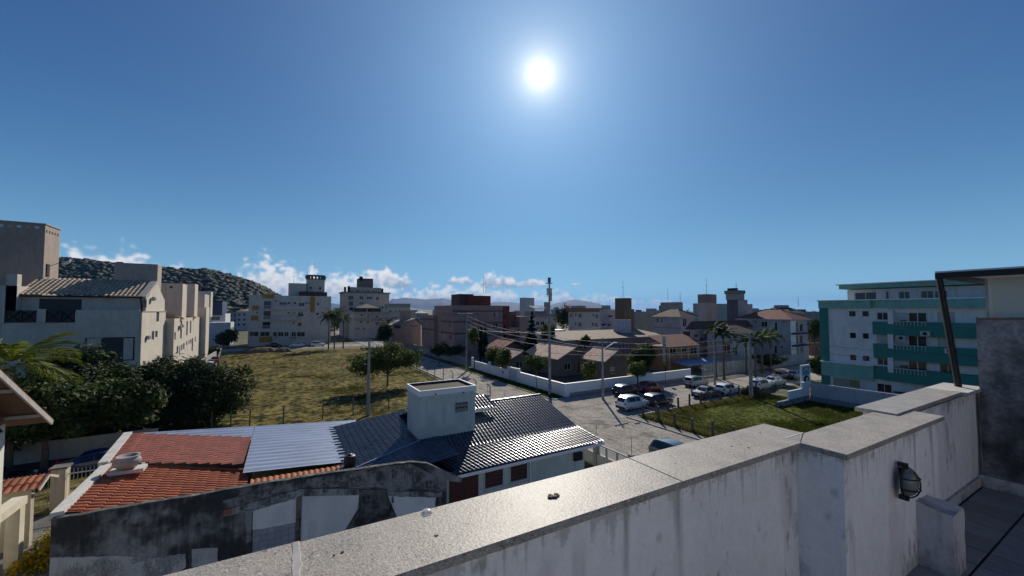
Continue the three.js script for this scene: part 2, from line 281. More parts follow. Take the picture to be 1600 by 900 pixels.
{
  const r = rng(301), A = [], B = [], D = [.15, .118, .036], Gn = [.075, .095, .012], Y = [.14, .13, .035];
  for (let k = 0; k < 34000; k++) { const x = -13.8 + r() * 36, z = -126.5 + Math.pow(r(), .8) * 93, m = fbm(x * .12, z * .12, 4, 0, 302); if (r() < .25 + m) A.push([x, .02, z, .6 + m, lerp3(D, Gn, sstep(.45, .62, fbm(x * .2, z * .35, 4, 0, 73)))]); }
  for (let k = 0; k < 30000; k++) { const x = 33.6 + r() * 24, z = -29.2 + r() * 30, m = fbm(x * .25, z * .25, 4, 0, 303); if (r() < .4 + m) B.push([x, .03, z, .5 + 1.1 * m, lerp3(Gn, Y, sstep(.5, .7, m) * .8)]); }
  for (let k = 0; k < 3500; k++) B.push([30.3 + r() * 1.9, .08, -75 + r() * 33.5, .6, Gn]);
  for (let k = 0; k < 1600; k++) { const t = r(); B.push([33.3 + r() * 1.2, .05, -29.4 + t * 12, 1.5 + r(), Y]); B.push([33.4 + t * 24, .05, -29.5 + r() * 1.3, 1.4 + r(), Y]); }
  const gm = new THREE.MeshPhysicalMaterial({ color: C(1, 1, 1), roughness: 1, specularIntensity: .1, transmission: .4, thickness: 0, side: THREE.DoubleSide });
  tufts('dry_grass', A, gm, 311, .07, .26);
  tufts('green_grass', B, gm, 312, .08, .26);
}

// ---------- the roof terrace we stand on (turned one degree from the street grid) ----------
const RT = -1.0 * Math.PI / 180, FLOOR = 9.85, COPE = 10.75;
const turned = o => { o.rotation.y = RT; return o; };
const roofThing = (n, l, c) => turned(thing(n, l, c));
{
  const b = turned(struct('terrace_building_bounce_wall', [bx(-3, 7.2, 0, FLOOR - .06, -1.42, 7), bx(-3, 7.2, FLOOR - .058, FLOOR + 2.7, 4.35, 7)], wall(.6, .6, .6)));  // second box: unseen rear wall added to bounce sunlight onto the parapet
  // floor tiles, each laid on its own bed with a dark joint
  const fl = turned(struct('terrace_floor', [bx(-2.9, 5.72, FLOOR - .058, FLOOR - .012, -1.2, 4.3)], std([.05, .05, .05], { map: T.concrete })));
  const r = rng(401), tm = [0, 1, 2].map(k => std([.31 + .04 * k, .31 + .04 * k, .31 + .04 * k], { map: T.concrete, roughness: .6 }));
  const tg = prep(uvBox(rbx(-.121, .121, -.006, .006, -.143, .143, .003)));
  for (let i = 0; i < 33; i++) for (let j = 0; j < 18; j++) { const t = new THREE.Mesh(tg, tm[Math.floor(r() * 3)]); t.name = 'floor_tile'; t.position.set(5.56 - i * .255, FLOOR - .006 + (r() - .5) * .002, -.92 + j * .3); fl.add(t); }
  // parapet: three runs of wall, the middle one set in towards us
  const pw = roofThing('parapet_wall', 'white rendered roof parapet with mould stains and stone coping', 'parapet');
  const lump = (x0, x1, z0, z1, seed) => { const g = uvBox(new THREE.BoxGeometry(x1 - x0, COPE - .03 - FLOOR + .05, z1 - z0, Math.ceil((x1 - x0) / .05), 18, 1).translate((x0 + x1) / 2, (COPE - .03 + FLOOR - .05) / 2, (z0 + z1) / 2)), p = g.attributes.position; for (let i = 0; i < p.count; i++) if (p.getZ(i) > z1 - .01) p.setZ(i, z1 + .007 * (fbm(p.getX(i) * 4, p.getY(i) * 4, 3, 0, seed) - .5)); return g; };
  part(pw, 'wall_panel', lump(-3, 2.56, -1.43, -1.185, 402), M.parapet, { local: true });
  part(pw, 'wall_panel', lump(2.56, 4.04, -1.2, -.965, 403), M.parapet, { local: true });
  part(pw, 'wall_panel', lump(3.84, 5.95, -1.31, -1.1, 404), M.parapet, { local: true });
  part(pw, 'skirting', [bx(4.045, 5.715, FLOOR - .01, FLOOR + .085, -1.1, -1.08)], M.parapetDark, { local: true });
  const slab = (pts, k = 0) => { const s = new THREE.Shape(pts.map(p => new THREE.Vector2(p[0], -p[1]))), g = new THREE.ExtrudeGeometry(s, { depth: .022, bevelEnabled: true, bevelThickness: .004, bevelSize: .003, bevelSegments: 1 }); return g.rotateX(-Math.PI / 2).translate(0, COPE - .026 + k, 0); };
  const R = (x0, x1, z0, z1, k) => slab([[x0, z0], [x1, z0], [x1, z1], [x0, z1]], k);
  const cs = (g, m = M.granite) => part(pw, 'coping_stone', g, m, { local: true });
  cs(R(-1.6, .012, -1.465, -1.145, .002)); cs(R(.024, 1.5, -1.462, -1.148));
  cs(slab([[1.506, -1.46], [2.74, -1.455], [2.745, -1.232], [2.515, -1.145], [1.506, -1.146]], .001));
  cs(slab([[2.53, -1.143], [2.75, -1.225], [4.07, -1.225], [4.06, -.93], [2.53, -.935]], .0));
  cs(R(3.78, 4.62, -1.335, -1.10, .012), std([.98, 1, 1.04], { map: T.granite, roughness: .5 })); cs(R(4.624, 5.3, -1.335, -1.10, .012)); cs(R(5.304, 5.86, -1.335, -1.06, .013), M.whiteDull);
  // mortar smeared over the joint, an iron plug, and drilled holes
  const mr = rng(410), ml = [], mr2 = []; for (let k = 0; k <= 24; k++) { const z = -1.463 + k / 24 * .312; ml.push([.013 - .01 * fbm(k * .45, 1, 3, 0, 411), z]); mr2.push([.021 + .014 * fbm(k * .4, 7, 3, 0, 412), z]); }
  const mort = slab([...ml, ...mr2.reverse()].map(p => p), .0038);
  part(pw, 'mortar_joint', mort, std([.55, .53, .5], { map: T.concrete }), { local: true });
  part(pw, 'mortar_joint', [bx(2.52, 2.745, COPE - .02, COPE + .0025, -1.236, -1.224)], M.whiteDull, { local: true }).rotation.y = 0;
  for (const [px, py, rad] of [[682, 836, .007], [535, 863, .005], [522, 868, .0035], [1000, 690, .006], [1170, 700, .006], [1143, 698, .005], [1188, 677, .005]]) { const p = G(px, py, COPE).applyAxisAngle(V(0, 1, 0), -RT); part(pw, 'drill_hole', new THREE.CylinderGeometry(rad, rad, .003, 10).translate(p.x, COPE + .0015, p.z), M.black, { local: true }); }
  const pb = G(667, 801, COPE).applyAxisAngle(V(0, 1, 0), -RT);
  const dome = one('plastic_cap', 'small clear plastic dome lying on the stone coping', 'cap', new THREE.SphereGeometry(.021, 20, 10, 0, 7, 0, 1.5).scale(1, .55, 1), new THREE.MeshPhysicalMaterial({ color: C(.85, .85, .85), roughness: .12, transmission: .6, thickness: 0 }));
  dome.position.copy(G(667, 801, COPE)); dome.position.y = COPE + .0015;
  const ch = G(866, 776, COPE), cr = rng(5); one('mortar_crumbs', 'brown crumbs of mortar on the stone coping', 'debris', Array.from({ length: 16 }, () => new THREE.IcosahedronGeometry(.004 + cr() * .006, 0).scale(1, .6, 1).translate(ch.x + (cr() - .5) * .05, COPE + .004, ch.z + (cr() - .5) * .025)), M.wood);
  // bulkhead lamp
  const lp = turned(thing('bulkhead_lamp', 'black oval caged bulkhead lamp, unlit, on the parapet wall', 'wall lamp'));
  const L = V(3.27, 10.46, -.955), ov = (rx, ry, d, z) => { const s = new THREE.Shape(); s.absellipse(0, 0, rx, ry, 0, 7); return new THREE.ExtrudeGeometry(s, { depth: d, bevelEnabled: true, bevelSize: .004, bevelThickness: .004, bevelSegments: 2, curveSegments: 28 }).translate(L.x, L.y, L.z + z); };
  part(lp, 'housing', [ov(.083, .115, .045, -.012)], M.iron, { local: true }); for (const k of [1, -1]) part(lp, 'lug', [bx(L.x - .016, L.x + .016, L.y + k * .105, L.y + k * .135, L.z, L.z + .055)], M.iron, { local: true });
  part(lp, 'glass', new THREE.SphereGeometry(1, 28, 14, 0, 2 * Math.PI, 0, Math.PI / 2).rotateX(Math.PI / 2).scale(.07, .1, .072).translate(L.x, L.y, L.z + .04), std([.16, .17, .15], { roughness: .18 }), { local: true });
  const cage = []; for (const y of [-.04, .04]) cage.push(new THREE.TorusGeometry(1, .055, 6, 24, Math.PI).rotateX(Math.PI / 2).scale(.08, .08, .082).translate(L.x, L.y + y, L.z + .036)); cage.push(new THREE.TorusGeometry(1, .05, 6, 30, Math.PI).rotateX(Math.PI / 2).rotateZ(Math.PI / 2).scale(.08, .113, .084).translate(L.x, L.y, L.z + .036)); cage.push(new THREE.TorusGeometry(1, .08, 6, 34).scale(.08, .112, .1).translate(L.x, L.y, L.z + .038));
  part(lp, 'cage', cage, M.iron, { local: true });
  for (const o of lp.children) o.geometry.translate(-L.x, -L.y, -L.z).scale(.82, .82, .82).translate(L.x, L.y, L.z);
  // stub of a pillar against the wall
  const sg = uvBox(new THREE.BoxGeometry(.2, .4, .17, 8, 14, 8).translate(3.68, FLOOR + .19, -.882)), sp = sg.attributes.position; for (let i = 0; i < sp.count; i++) { const x = sp.getX(i), y = sp.getY(i), z = sp.getZ(i), n = fbm(x * 9 + y * 5, z * 9 + y * 7, 3, 0, 412) - .5; sp.setXYZ(i, x + n * .012, y + (y > FLOOR + .37 ? n * .03 - (z + .86) * .15 : 0), z + n * .012); }
  sg.computeVertexNormals(); turned(one('concrete_stub', 'broken stained concrete stub against the parapet below the lamp', 'concrete block', toCreasedNormals(sg, .5), M.parapetDark, null, { local: true }));
  // stair house at the right: stained wall, glazing above, sheet roof on a leaning black post
  const sh = roofThing('stair_house', 'stained grey stair house wall with glazed top and sheet roof', 'stair house');
  part(sh, 'wall_panel', uvBox(new THREE.BoxGeometry(.22, 1.64, 4, 3, 20, 50).translate(5.83, FLOOR + .77, .93)), std([.8, .8, .84], { map: T.cement, bumpMap: T.parapetBump, bumpScale: .02 }), { local: true });
  part(sh, 'skirting', [bx(5.695, 5.72, FLOOR - .01, FLOOR + .1, -1.1, 2.9)], M.parapetDark, { local: true });
  part(sh, 'sill', [rbx(5.7, 5.96, 11.42, 11.44, -1.05, 2.9, .006)], M.concreteDark, { local: true });
  const gp = new THREE.MeshPhysicalMaterial({ color: C(.72, .74, .7), roughness: .35, transmission: .55, thickness: 0 });
  for (let k = 0; k < 4; k++) part(sh, 'glazing_panel', bx(5.80, 5.806, 11.45, 11.815, -.97 + k * .42, -.57 + k * .42), gp, { local: true });
  for (let k = 0; k < 5; k++) part(sh, 'glazing_bar', [bx(5.79, 5.83, 11.44, 11.82, -1.0 + k * .42, -.975 + k * .42)], M.frame, { local: true });
  part(sh, 'corner_panel', [bx(5.81, 6.3, 11.44, 11.815, -1.02, -1.005)], M.whiteDull, { local: true });
  part(sh, 'roof_sheet', [bx(5.5, 7.2, 11.875, 11.89, -1.28, 2.9)], M.steel, { local: true });
  part(sh, 'roof_beam', [bx(5.5, 5.56, 11.82, 11.872, -1.28, 2.9), bx(5.56, 7.2, 11.82, 11.872, -1.28, -1.24)], M.iron, { local: true });
  part(sh, 'post', [bar(V(5.66, COPE + .01, -1.19), V(5.53, 11.83, -1.26), .026, .026, 4)], M.iron, { local: true });
}
// ---------- leaves ----------
const leafM = {};
function leafMat(r, g, b, tr = .35) { return leafM[[r, g, b, tr]] ||= new THREE.MeshPhysicalMaterial({ color: C(r, g, b), roughness: .8, specularIntensity: .35, transmission: tr, thickness: 0, side: THREE.DoubleSide, vertexColors: true }); }
function leafBlob(blobs, n, size, seed, hollow = .55, droop = .3) {   // [centre, radii] ellipsoids filled with leaf-shaped faces
  const r = rng(seed), vol = blobs.map(b => b[1].x * b[1].z + b[1].y * b[1].x), tot = vol.reduce((a, b) => a + b), pos = [], col = [], nor = [], q = new THREE.Quaternion();
  const clumps = [];
  blobs.forEach((b, bi) => {   // each mass is made of many uneven clumps with gaps between
    const K = Math.min(40, Math.max(5, Math.round(9 + n * vol[bi] / tot / 260)));
    for (let k = 0; k < K; k++) { const y = 1 - 2 * (k + .5) / K, th = k * 2.39996 + r(), q2 = Math.sqrt(1 - y * y), d = V(q2 * Math.cos(th), y, q2 * Math.sin(th)), rr = mix(hollow, 1, r()) * (.7 + .35 * r()); const f = (1.0 / Math.cbrt(K)) * (.65 + .85 * r()); clumps.push([b[0].clone().add(d.clone().multiply(b[1]).multiplyScalar(rr)), b[1].clone().multiplyScalar(f), d, vol[bi] / tot / K, .75 + .5 * r()]); }
  });
  clumps.forEach(b => {
    const m = Math.round(n * b[3]);
    for (let k = 0; k < m; k++) {
      const th = r() * 6.283, ph = Math.acos(2 * r() - 1), d = V(Math.sin(ph) * Math.cos(th), Math.cos(ph), Math.sin(ph) * Math.sin(th));
      const rad = Math.cbrt(.08 + .92 * r()) * (.85 + .4 * r()), c = b[0].clone().add(d.clone().multiply(b[1]).multiplyScalar(rad));
      const nn = d.clone().add(V(r() - .5, r() - .2, r() - .5).multiplyScalar(1.8)).normalize(); q.setFromUnitVectors(V(0, 0, 1), nn);
      const s = size * (.6 + .8 * r()), a = r() * 6.283, ca = Math.cos(a), sa = Math.sin(a), kk = (.65 + .7 * r()) * b[4], yel = r() < .2 ? 1.9 : 1;
      const P = [[0, -1], [.5, -.1], [0, 1], [-.5, -.1]].map(([x, y]) => V((x * ca - y * sa) * s, (x * sa + y * ca) * s, Math.abs(y) * -droop * s).applyQuaternion(q).add(c));
      for (const i of [0, 1, 2, 0, 2, 3]) { pos.push(P[i].x, P[i].y, P[i].z); nor.push(nn.x, nn.y, nn.z); col.push(kk * yel, kk * (yel > 1 ? 1.25 : 1), kk); }
    }
  });
  const g = new THREE.BufferGeometry(); g.setAttribute('position', new THREE.Float32BufferAttribute(pos, 3)); g.setAttribute('normal', new THREE.Float32BufferAttribute(nor, 3)); g.setAttribute('color', new THREE.Float32BufferAttribute(col, 3)); return g;
}
function limb(pts, r0, r1, seg = 7) { return (() => { const c = new THREE.CatmullRomCurve3(pts), n = Math.max(4, pts.length * 3), g = new THREE.TubeGeometry(c, n, 1, seg), p = g.attributes.position; for (let i = 0; i <= n; i++) { const R = mix(r0, r1, i / n), o = c.getPointAt(i / n); for (let j = 0; j <= seg; j++) { const k = i * (seg + 1) + j; p.setXYZ(k, o.x + (p.getX(k) - o.x) * R, o.y + (p.getY(k) - o.y) * R, o.z + (p.getZ(k) - o.z) * R); } } g.computeVertexNormals(); return g; })(); }
function tree(name, label, at, { blobs, leaves = 6000, size = .22, m = leafMat(.05, .085, .02), trunk = .2, seed = 1, group, hollow = .5, cat = 'tree', forks = 5 }) {
  const t = thing(name, label, cat, at, group), r = rng(seed), W = blobs.map(([c, s]) => [V(at.x + c[0], at.y + c[1], at.z + c[2]), V(...s)]);
  part(t, 'crown', leafBlob(W, leaves, size, seed, hollow), m, { own: true });
  const limbs = [], base = at.clone(), mid = W[0][0].clone(); mid.y -= W[0][1].y * .6; const fork = V(at.x + (mid.x - at.x) * .3, mix(at.y, mid.y, .65), at.z + (mid.z - at.z) * .3);
  limbs.push(limb([base, V(at.x + .05, mix(at.y, fork.y, .5), at.z), fork], trunk, trunk * .75));
  const ends = W.flatMap(w => [w[0]]); for (let k = 0; k < forks; k++) { const e = ends[k % ends.length].clone().add(V((r() - .5) * W[k % W.length][1].x, (r() - .3) * W[k % W.length][1].y * .5, (r() - .5) * W[k % W.length][1].z)); limbs.push(limb([fork, fork.clone().lerp(e, .5).add(V((r() - .5) * .4, .2, (r() - .5) * .4)), e], trunk * .6, trunk * .15, 5)); }
  part(t, 'trunk', limbs.map(prep), M.bark, { own: true }); return t;
}
function frondGeo(len, leaflets, w, droop, seed, leafLen = .5) {   // along +x from the origin
  const r = rng(seed), pos = [], col = [], at = t => V(len * t * (1 - .22 * droop * t * t), len * (.42 * t - (.38 + .55 * droop) * t * t), 0);
  for (let k = 0; k < leaflets; k++) {
    const t = .12 + .88 * k / leaflets, p = at(t), p2 = at(Math.min(1, t + .015)), s = Math.sin(Math.PI * (.12 + .86 * t)) * leafLen * len * .62;
    for (const sd of [-1, 1]) { const tip = V(p.x + s * (.55 + .2 * r()), p.y - s * (.35 + .4 * r()), sd * s * .72), m = p.clone().lerp(tip, .5).add(V(0, s * .1, 0)), kk = .7 + .6 * r(); const a = p.clone(), b = p2.clone().add(V(w, 0, 0)); const ww = V(w * .8, 0, 0); for (const q of [a, b, m.clone().add(ww), a, m.clone().add(ww), m.clone().sub(ww), m.clone().sub(ww), m.clone().add(ww), tip]) { pos.push(q.x, q.y, q.z); col.push(kk, kk, kk); } }
  }
  const g = new THREE.BufferGeometry(); g.setAttribute('position', new THREE.Float32BufferAttribute(pos, 3)); g.setAttribute('color', new THREE.Float32BufferAttribute(col, 3)); g.computeVertexNormals(); return g;
}
function palm(label, at, h, { fronds = 15, len = 2.6, trunk = .16, seed = 1, m = leafMat(.06, .09, .02), group = null, lean = [0, 0], w = .035, leaflets = 34, low = -.5 } = {}) {
  const t = thing('palm_tree', label, 'palm tree', at, group), r = rng(seed), top = V(lean[0], h, lean[1]);
  part(t, 'trunk', [limb([V(0, 0, 0), V(lean[0] * .3, h * .5, lean[1] * .3), top], trunk * 1.25, trunk * .8, 8)].map(prep), M.bark, { own: true, local: true });
  for (let k = 0; k < fronds; k++) { const a = k * 2.399 + r() * .3, el = mix(1.15, low, k / fronds), f = frondGeo(len * (.85 + .3 * r()), leaflets, w, .6 + .5 * (k / fronds), seed * 31 + k); f.rotateZ(el * .8).rotateY(a); const me = part(t, 'frond', f.translate(top.x, top.y, top.z), m, { own: true, local: true }); }
  return t;
}
// ---------- neighbours below the terrace ----------
const RZ = -19.3;   // plane of the bare party wall
const rz = (px, py) => { const p = onZ(px, py, RZ); return [p.x, p.y]; };
{
  const w = thing('party_wall', 'blackened ruined party wall with white plaster remains and old tiles', 'ruined wall', V(0, 0, RZ));
  const left = rz(80, 812), top = [[250, 783], [385, 760], [520, 738], [600, 727], [640, 722], [668, 724], [700, 738], [722, 747], [721, 754], [698, 751]].map(p => rz(...p));
  const rr = rng(501), rough = []; let prev = left; for (const p of top) { const n = Math.max(1, Math.round(Math.hypot(p[0] - prev[0], p[1] - prev[1]) / .35)); for (let k = 1; k <= n; k++) rough.push([mix(prev[0], p[0], k / n), mix(prev[1], p[1], k / n) + (k < n ? (rr() - .5) * .05 : 0)]); prev = p; }
  const xr = prev[0];
  part(w, 'wall_panel', poly([[left[0], -.1], left, ...rough, [xr, -.1]].reverse(), .22).translate(0, 0, RZ - .22), M.mould);
  const band = (pts, d, m, name = 'render_band') => part(w, name, poly(pts.map(p => rz(...p)), d).translate(0, 0, RZ), m);
  band([[348, 798], [350, 806], [395, 797], [470, 775], [560, 773], [562, 763], [470, 763], [395, 784]], .05, M.mouldLight);                 // line of the vanished roof
  band([[348, 782], [348, 797], [470, 762], [560, 760], [690, 765], [690, 748], [640, 724], [600, 729], [470, 750]], .03, std([.75, .75, .75], { map: T.cement }));
  band([[600, 767], [606, 774], [690, 776], [690, 768]], .06, M.mouldLight);
  const edge = (pts, seed) => { const r = rng(seed), o = []; pts.forEach((p, i) => { const q = pts[(i + 1) % pts.length], n = Math.max(1, Math.round(Math.hypot(p[0] - q[0], p[1] - q[1]) / 4)); for (let k = 0; k < n; k++) o.push([mix(p[0], q[0], k / n) + (k ? (r() - .5) * 1.3 : 0), mix(p[1], q[1], k / n) + (k ? (r() - .5) * 1.5 : 0)]); }); return o.map(p => rz(...p)); };
  const pl = (pts, seed, m) => part(w, 'plaster_panel', poly(edge(pts, seed), .028).translate(0, 0, RZ), m);
  const plaster = std([.66, .68, .66], { map: T.render });
  pl([[395, 798], [466, 777], [462, 816], [395, 828]], 11, plaster);
  pl([[472, 771], [561, 772], [559, 795], [540, 828], [528, 860], [467, 872]], 12, plaster);
  pl([[606, 775], [681, 777], [680, 794], [672, 815], [622, 812]], 13, plaster);
  pl([[79, 871], [180, 868], [240, 871], [290, 865], [290, 886], [262, 905], [76, 925]], 14, std([.62, .62, .6], { map: T.parapet }));
  pl([[300, 858], [340, 855], [340, 880], [300, 886]], 15, M.whiteDull);
  band([[384, 797], [394, 794], [392, 880], [384, 880]], .09, M.mould, 'pier'); band([[463, 777], [472, 773], [468, 880], [461, 880]], .09, std([.5, .44, .38], { map: T.cement }), 'pier');
  band([[562, 764], [605, 764], [606, 790], [626, 815], [630, 900], [515, 900], [540, 826], [561, 793]], .07, std([.4, .4, .4], { map: T.cement }), 'buttress');
  // old kitchen tiles, each its own
  const ts = [[.155, .2]], tm = [0, 1, 2].map(k => std([.26 + .03 * k, .27 + .03 * k, .30 + .03 * k], { roughness: .35 }));
  const p0 = rz(395, 829), p1 = rz(462, 816), n = 6, tw = (p1[0] - p0[0]) / n, tg = rbx(-tw / 2 + .006, tw / 2 - .006, -tw / 2 + .006, tw / 2 - .006, -.004, .004, .002), tr = rng(77);
  for (let i = 0; i < n; i++) for (let j = 0; j < 7; j++) { const t = new THREE.Mesh(tg, tm[Math.floor(tr() * 3)]); t.name = 'wall_tile'; t.position.set(p0[0] + (i + .5) * tw, p0[1] - (j + .5) * tw, .022 + tr() * .003); w.add(t); }
  part(w, 'tile_bed', [bx(p0[0], p1[0], p0[1] - 7 * tw, p0[1], RZ, RZ + .016)], M.concreteDark);
  part(w, 'brick_end', [bx(...rz(349, 798).slice(0, 1), rz(362, 798)[0], rz(349, 804)[1], rz(349, 796)[1], RZ, RZ + .08)], std([.3, .1, .05]));
  part(w, 'pipe_stub', [bar(V(...rz(613, 776), RZ), V(...rz(613, 784), RZ + .12), .05), bar(V(...rz(686, 775), RZ + .05), V(...rz(690, 795), RZ + .05), .05)], M.concreteDark);
}
{ // red clay roof on the left, sloping to the right, with an older one behind and a sheet roof further back
  const h = thing('clay_roof_house', 'low house with orange and red clay tile roof behind the blackened wall', 'house', V(-4, 0, -24));
  const A = V(-6.45, 4.48, -19.55), B = V(-6.6, 4.5, -24.4), Cc = V(-1.5, 3.12, -24.35), D = V(-1.35, 3.08, -19.55);
  part(h, 'near_roof', tileRoof(D, Cc, B, A,  .27, .4, .1, .035, 8), clay(.46, .135, .055, 0), { own: true }).userData.label = 'orange barrel tile roof slope';
  const A2 = V(-6.75, 4.62, -24.45), B2 = V(-7.25, 4.66, -29.4), C2 = V(-1.7, 3.6, -29.2), D2 = V(-1.75, 3.55, -24.45);
  part(h, 'far_roof', tileRoof(D2, C2, B2, A2, .36, .46, .06, .08, 8), clay(.3, .075, .05, 0), { own: true }).userData.label = 'dull red older tile roof slope';
  part(h, 'ridge_board', [bar(V(-6.7, 4.62, -24.42), V(-1.5, 3.3, -24.38), .06)], clay(.3, .1, .05, 0));
  const verge = (a, b) => { const d = b.clone().sub(a), L = Math.hypot(d.x, d.z), g = new THREE.BoxGeometry(.34, .28, L).rotateX(Math.asin(d.y / L)).rotateY(Math.atan2(-d.x, -d.z)); return g.translate((a.x + b.x) / 2, (a.y + b.y) / 2, (a.z + b.z) / 2); };
  part(h, 'verge_wall', [verge(V(-6.6, 4.5, -19.5), V(-6.78, 4.52, -24.4))], std([.75, .74, .7], { map: T.concrete })); part(h, 'verge_wall', [verge(V(-6.9, 4.62, -24.4), V(-7.4, 4.66, -29.5))], std([.75, .74, .7], { map: T.concrete }));
  part(h, 'wall_panel', [bx(-6.6, -6.45, 0, 4.3, -29.3, -19.6), bx(-6.45, -1.6, 0, 3.0, -29.3, -29.15), bx(-1.75, -1.6, 0, 3.0, -29.1, -19.6)], wall(.5, .48, .44));
  // short apron of clay tiles between the sheet roof and the wall
  part(h, 'apron_roof', tileRoof(V(-1.3, 2.35, -20.0), V(5.2, 2.2, -20.0), V(5.2, 3.0, -23.2), V(-1.3, 3.2, -23.2), .26, .4, .06, .03, 8), clay(.55, .2, .08, 0), { own: true });
  // stone urn standing on the roof edge
  const u = G(199, 729, 4.72);
  const urn = thing('stone_urn', 'round grey fluted stone urn on the clay roof edge', 'urn', V(u.x, 4.62, u.z));
  part(urn, 'bowl', lathe([[.0, 0], [.26, 0], [.3, .06], [.46, .12], [.62, .3], [.66, .46], [.6, .6], [.5, .68], [.56, .74], [.58, .8], [.48, .8], [.42, .7], [0, .62]], 40).scale(.7, .72, .7), M.concrete, { local: true });
  const fl = []; for (let k = 0; k < 26; k++) { const a = k / 26 * 6.283; fl.push(new THREE.SphereGeometry(.05, 5, 6).scale(.6, 3.2, 1.2).rotateZ(-.25).translate(.6, .4, 0).rotateY(a).scale(.7, .72, .7)); }
  part(urn, 'fluting', fl, M.concrete, { local: true });
  part(urn, 'base', [bx(-.55, .6, -.12, .02, -.3, .32)], std([.75, .74, .7], { map: T.concrete }), { local: true });
}
{
  const h = thing('sheet_roof_shed', 'long shed with bluish corrugated metal roof beside the field', 'shed', V(-1, 0, -29));
  const y = x => 3.3 - .08 * x, sheet = std([.34, .40, .52], { metalness: .15, roughness: .36, map: T.render });
  part(h, 'roof', tileRoof(V(4.9, y(4.9), -23.5), V(4.9, y(4.9), -32.6), V(-1.68, y(-1.7), -32.5), V(-1.68, y(-1.7), -23.5), .6, 3.4, .08, .012, 6, t => .5 + .5 * Math.cos(2 * Math.PI * t)), sheet, { own: true });
  part(h, 'roof', tileRoof(V(-1.7, y(-1.7) + .01, -29.35), V(-1.7, y(-1.7) + .01, -32.5), V(-7.5, y(-7.5), -32.5), V(-7.5, y(-7.5), -29.6), .6, 3.1, .08, .012, 6, t => .5 + .5 * Math.cos(2 * Math.PI * t)), sheet, { own: true });
  part(h, 'wall_panel', [bx(-7.2, 4.6, 0, 2.7, -32.3, -32.1), bx(4.4, 4.6, 0, 2.7, -32.1, -24), bx(-7.2, -7.0, 0, 3.5, -32.1, -29.7), bx(-1.5, 4.4, 0, 2.7, -24.2, -24)], wall(.4, .39, .36));
}
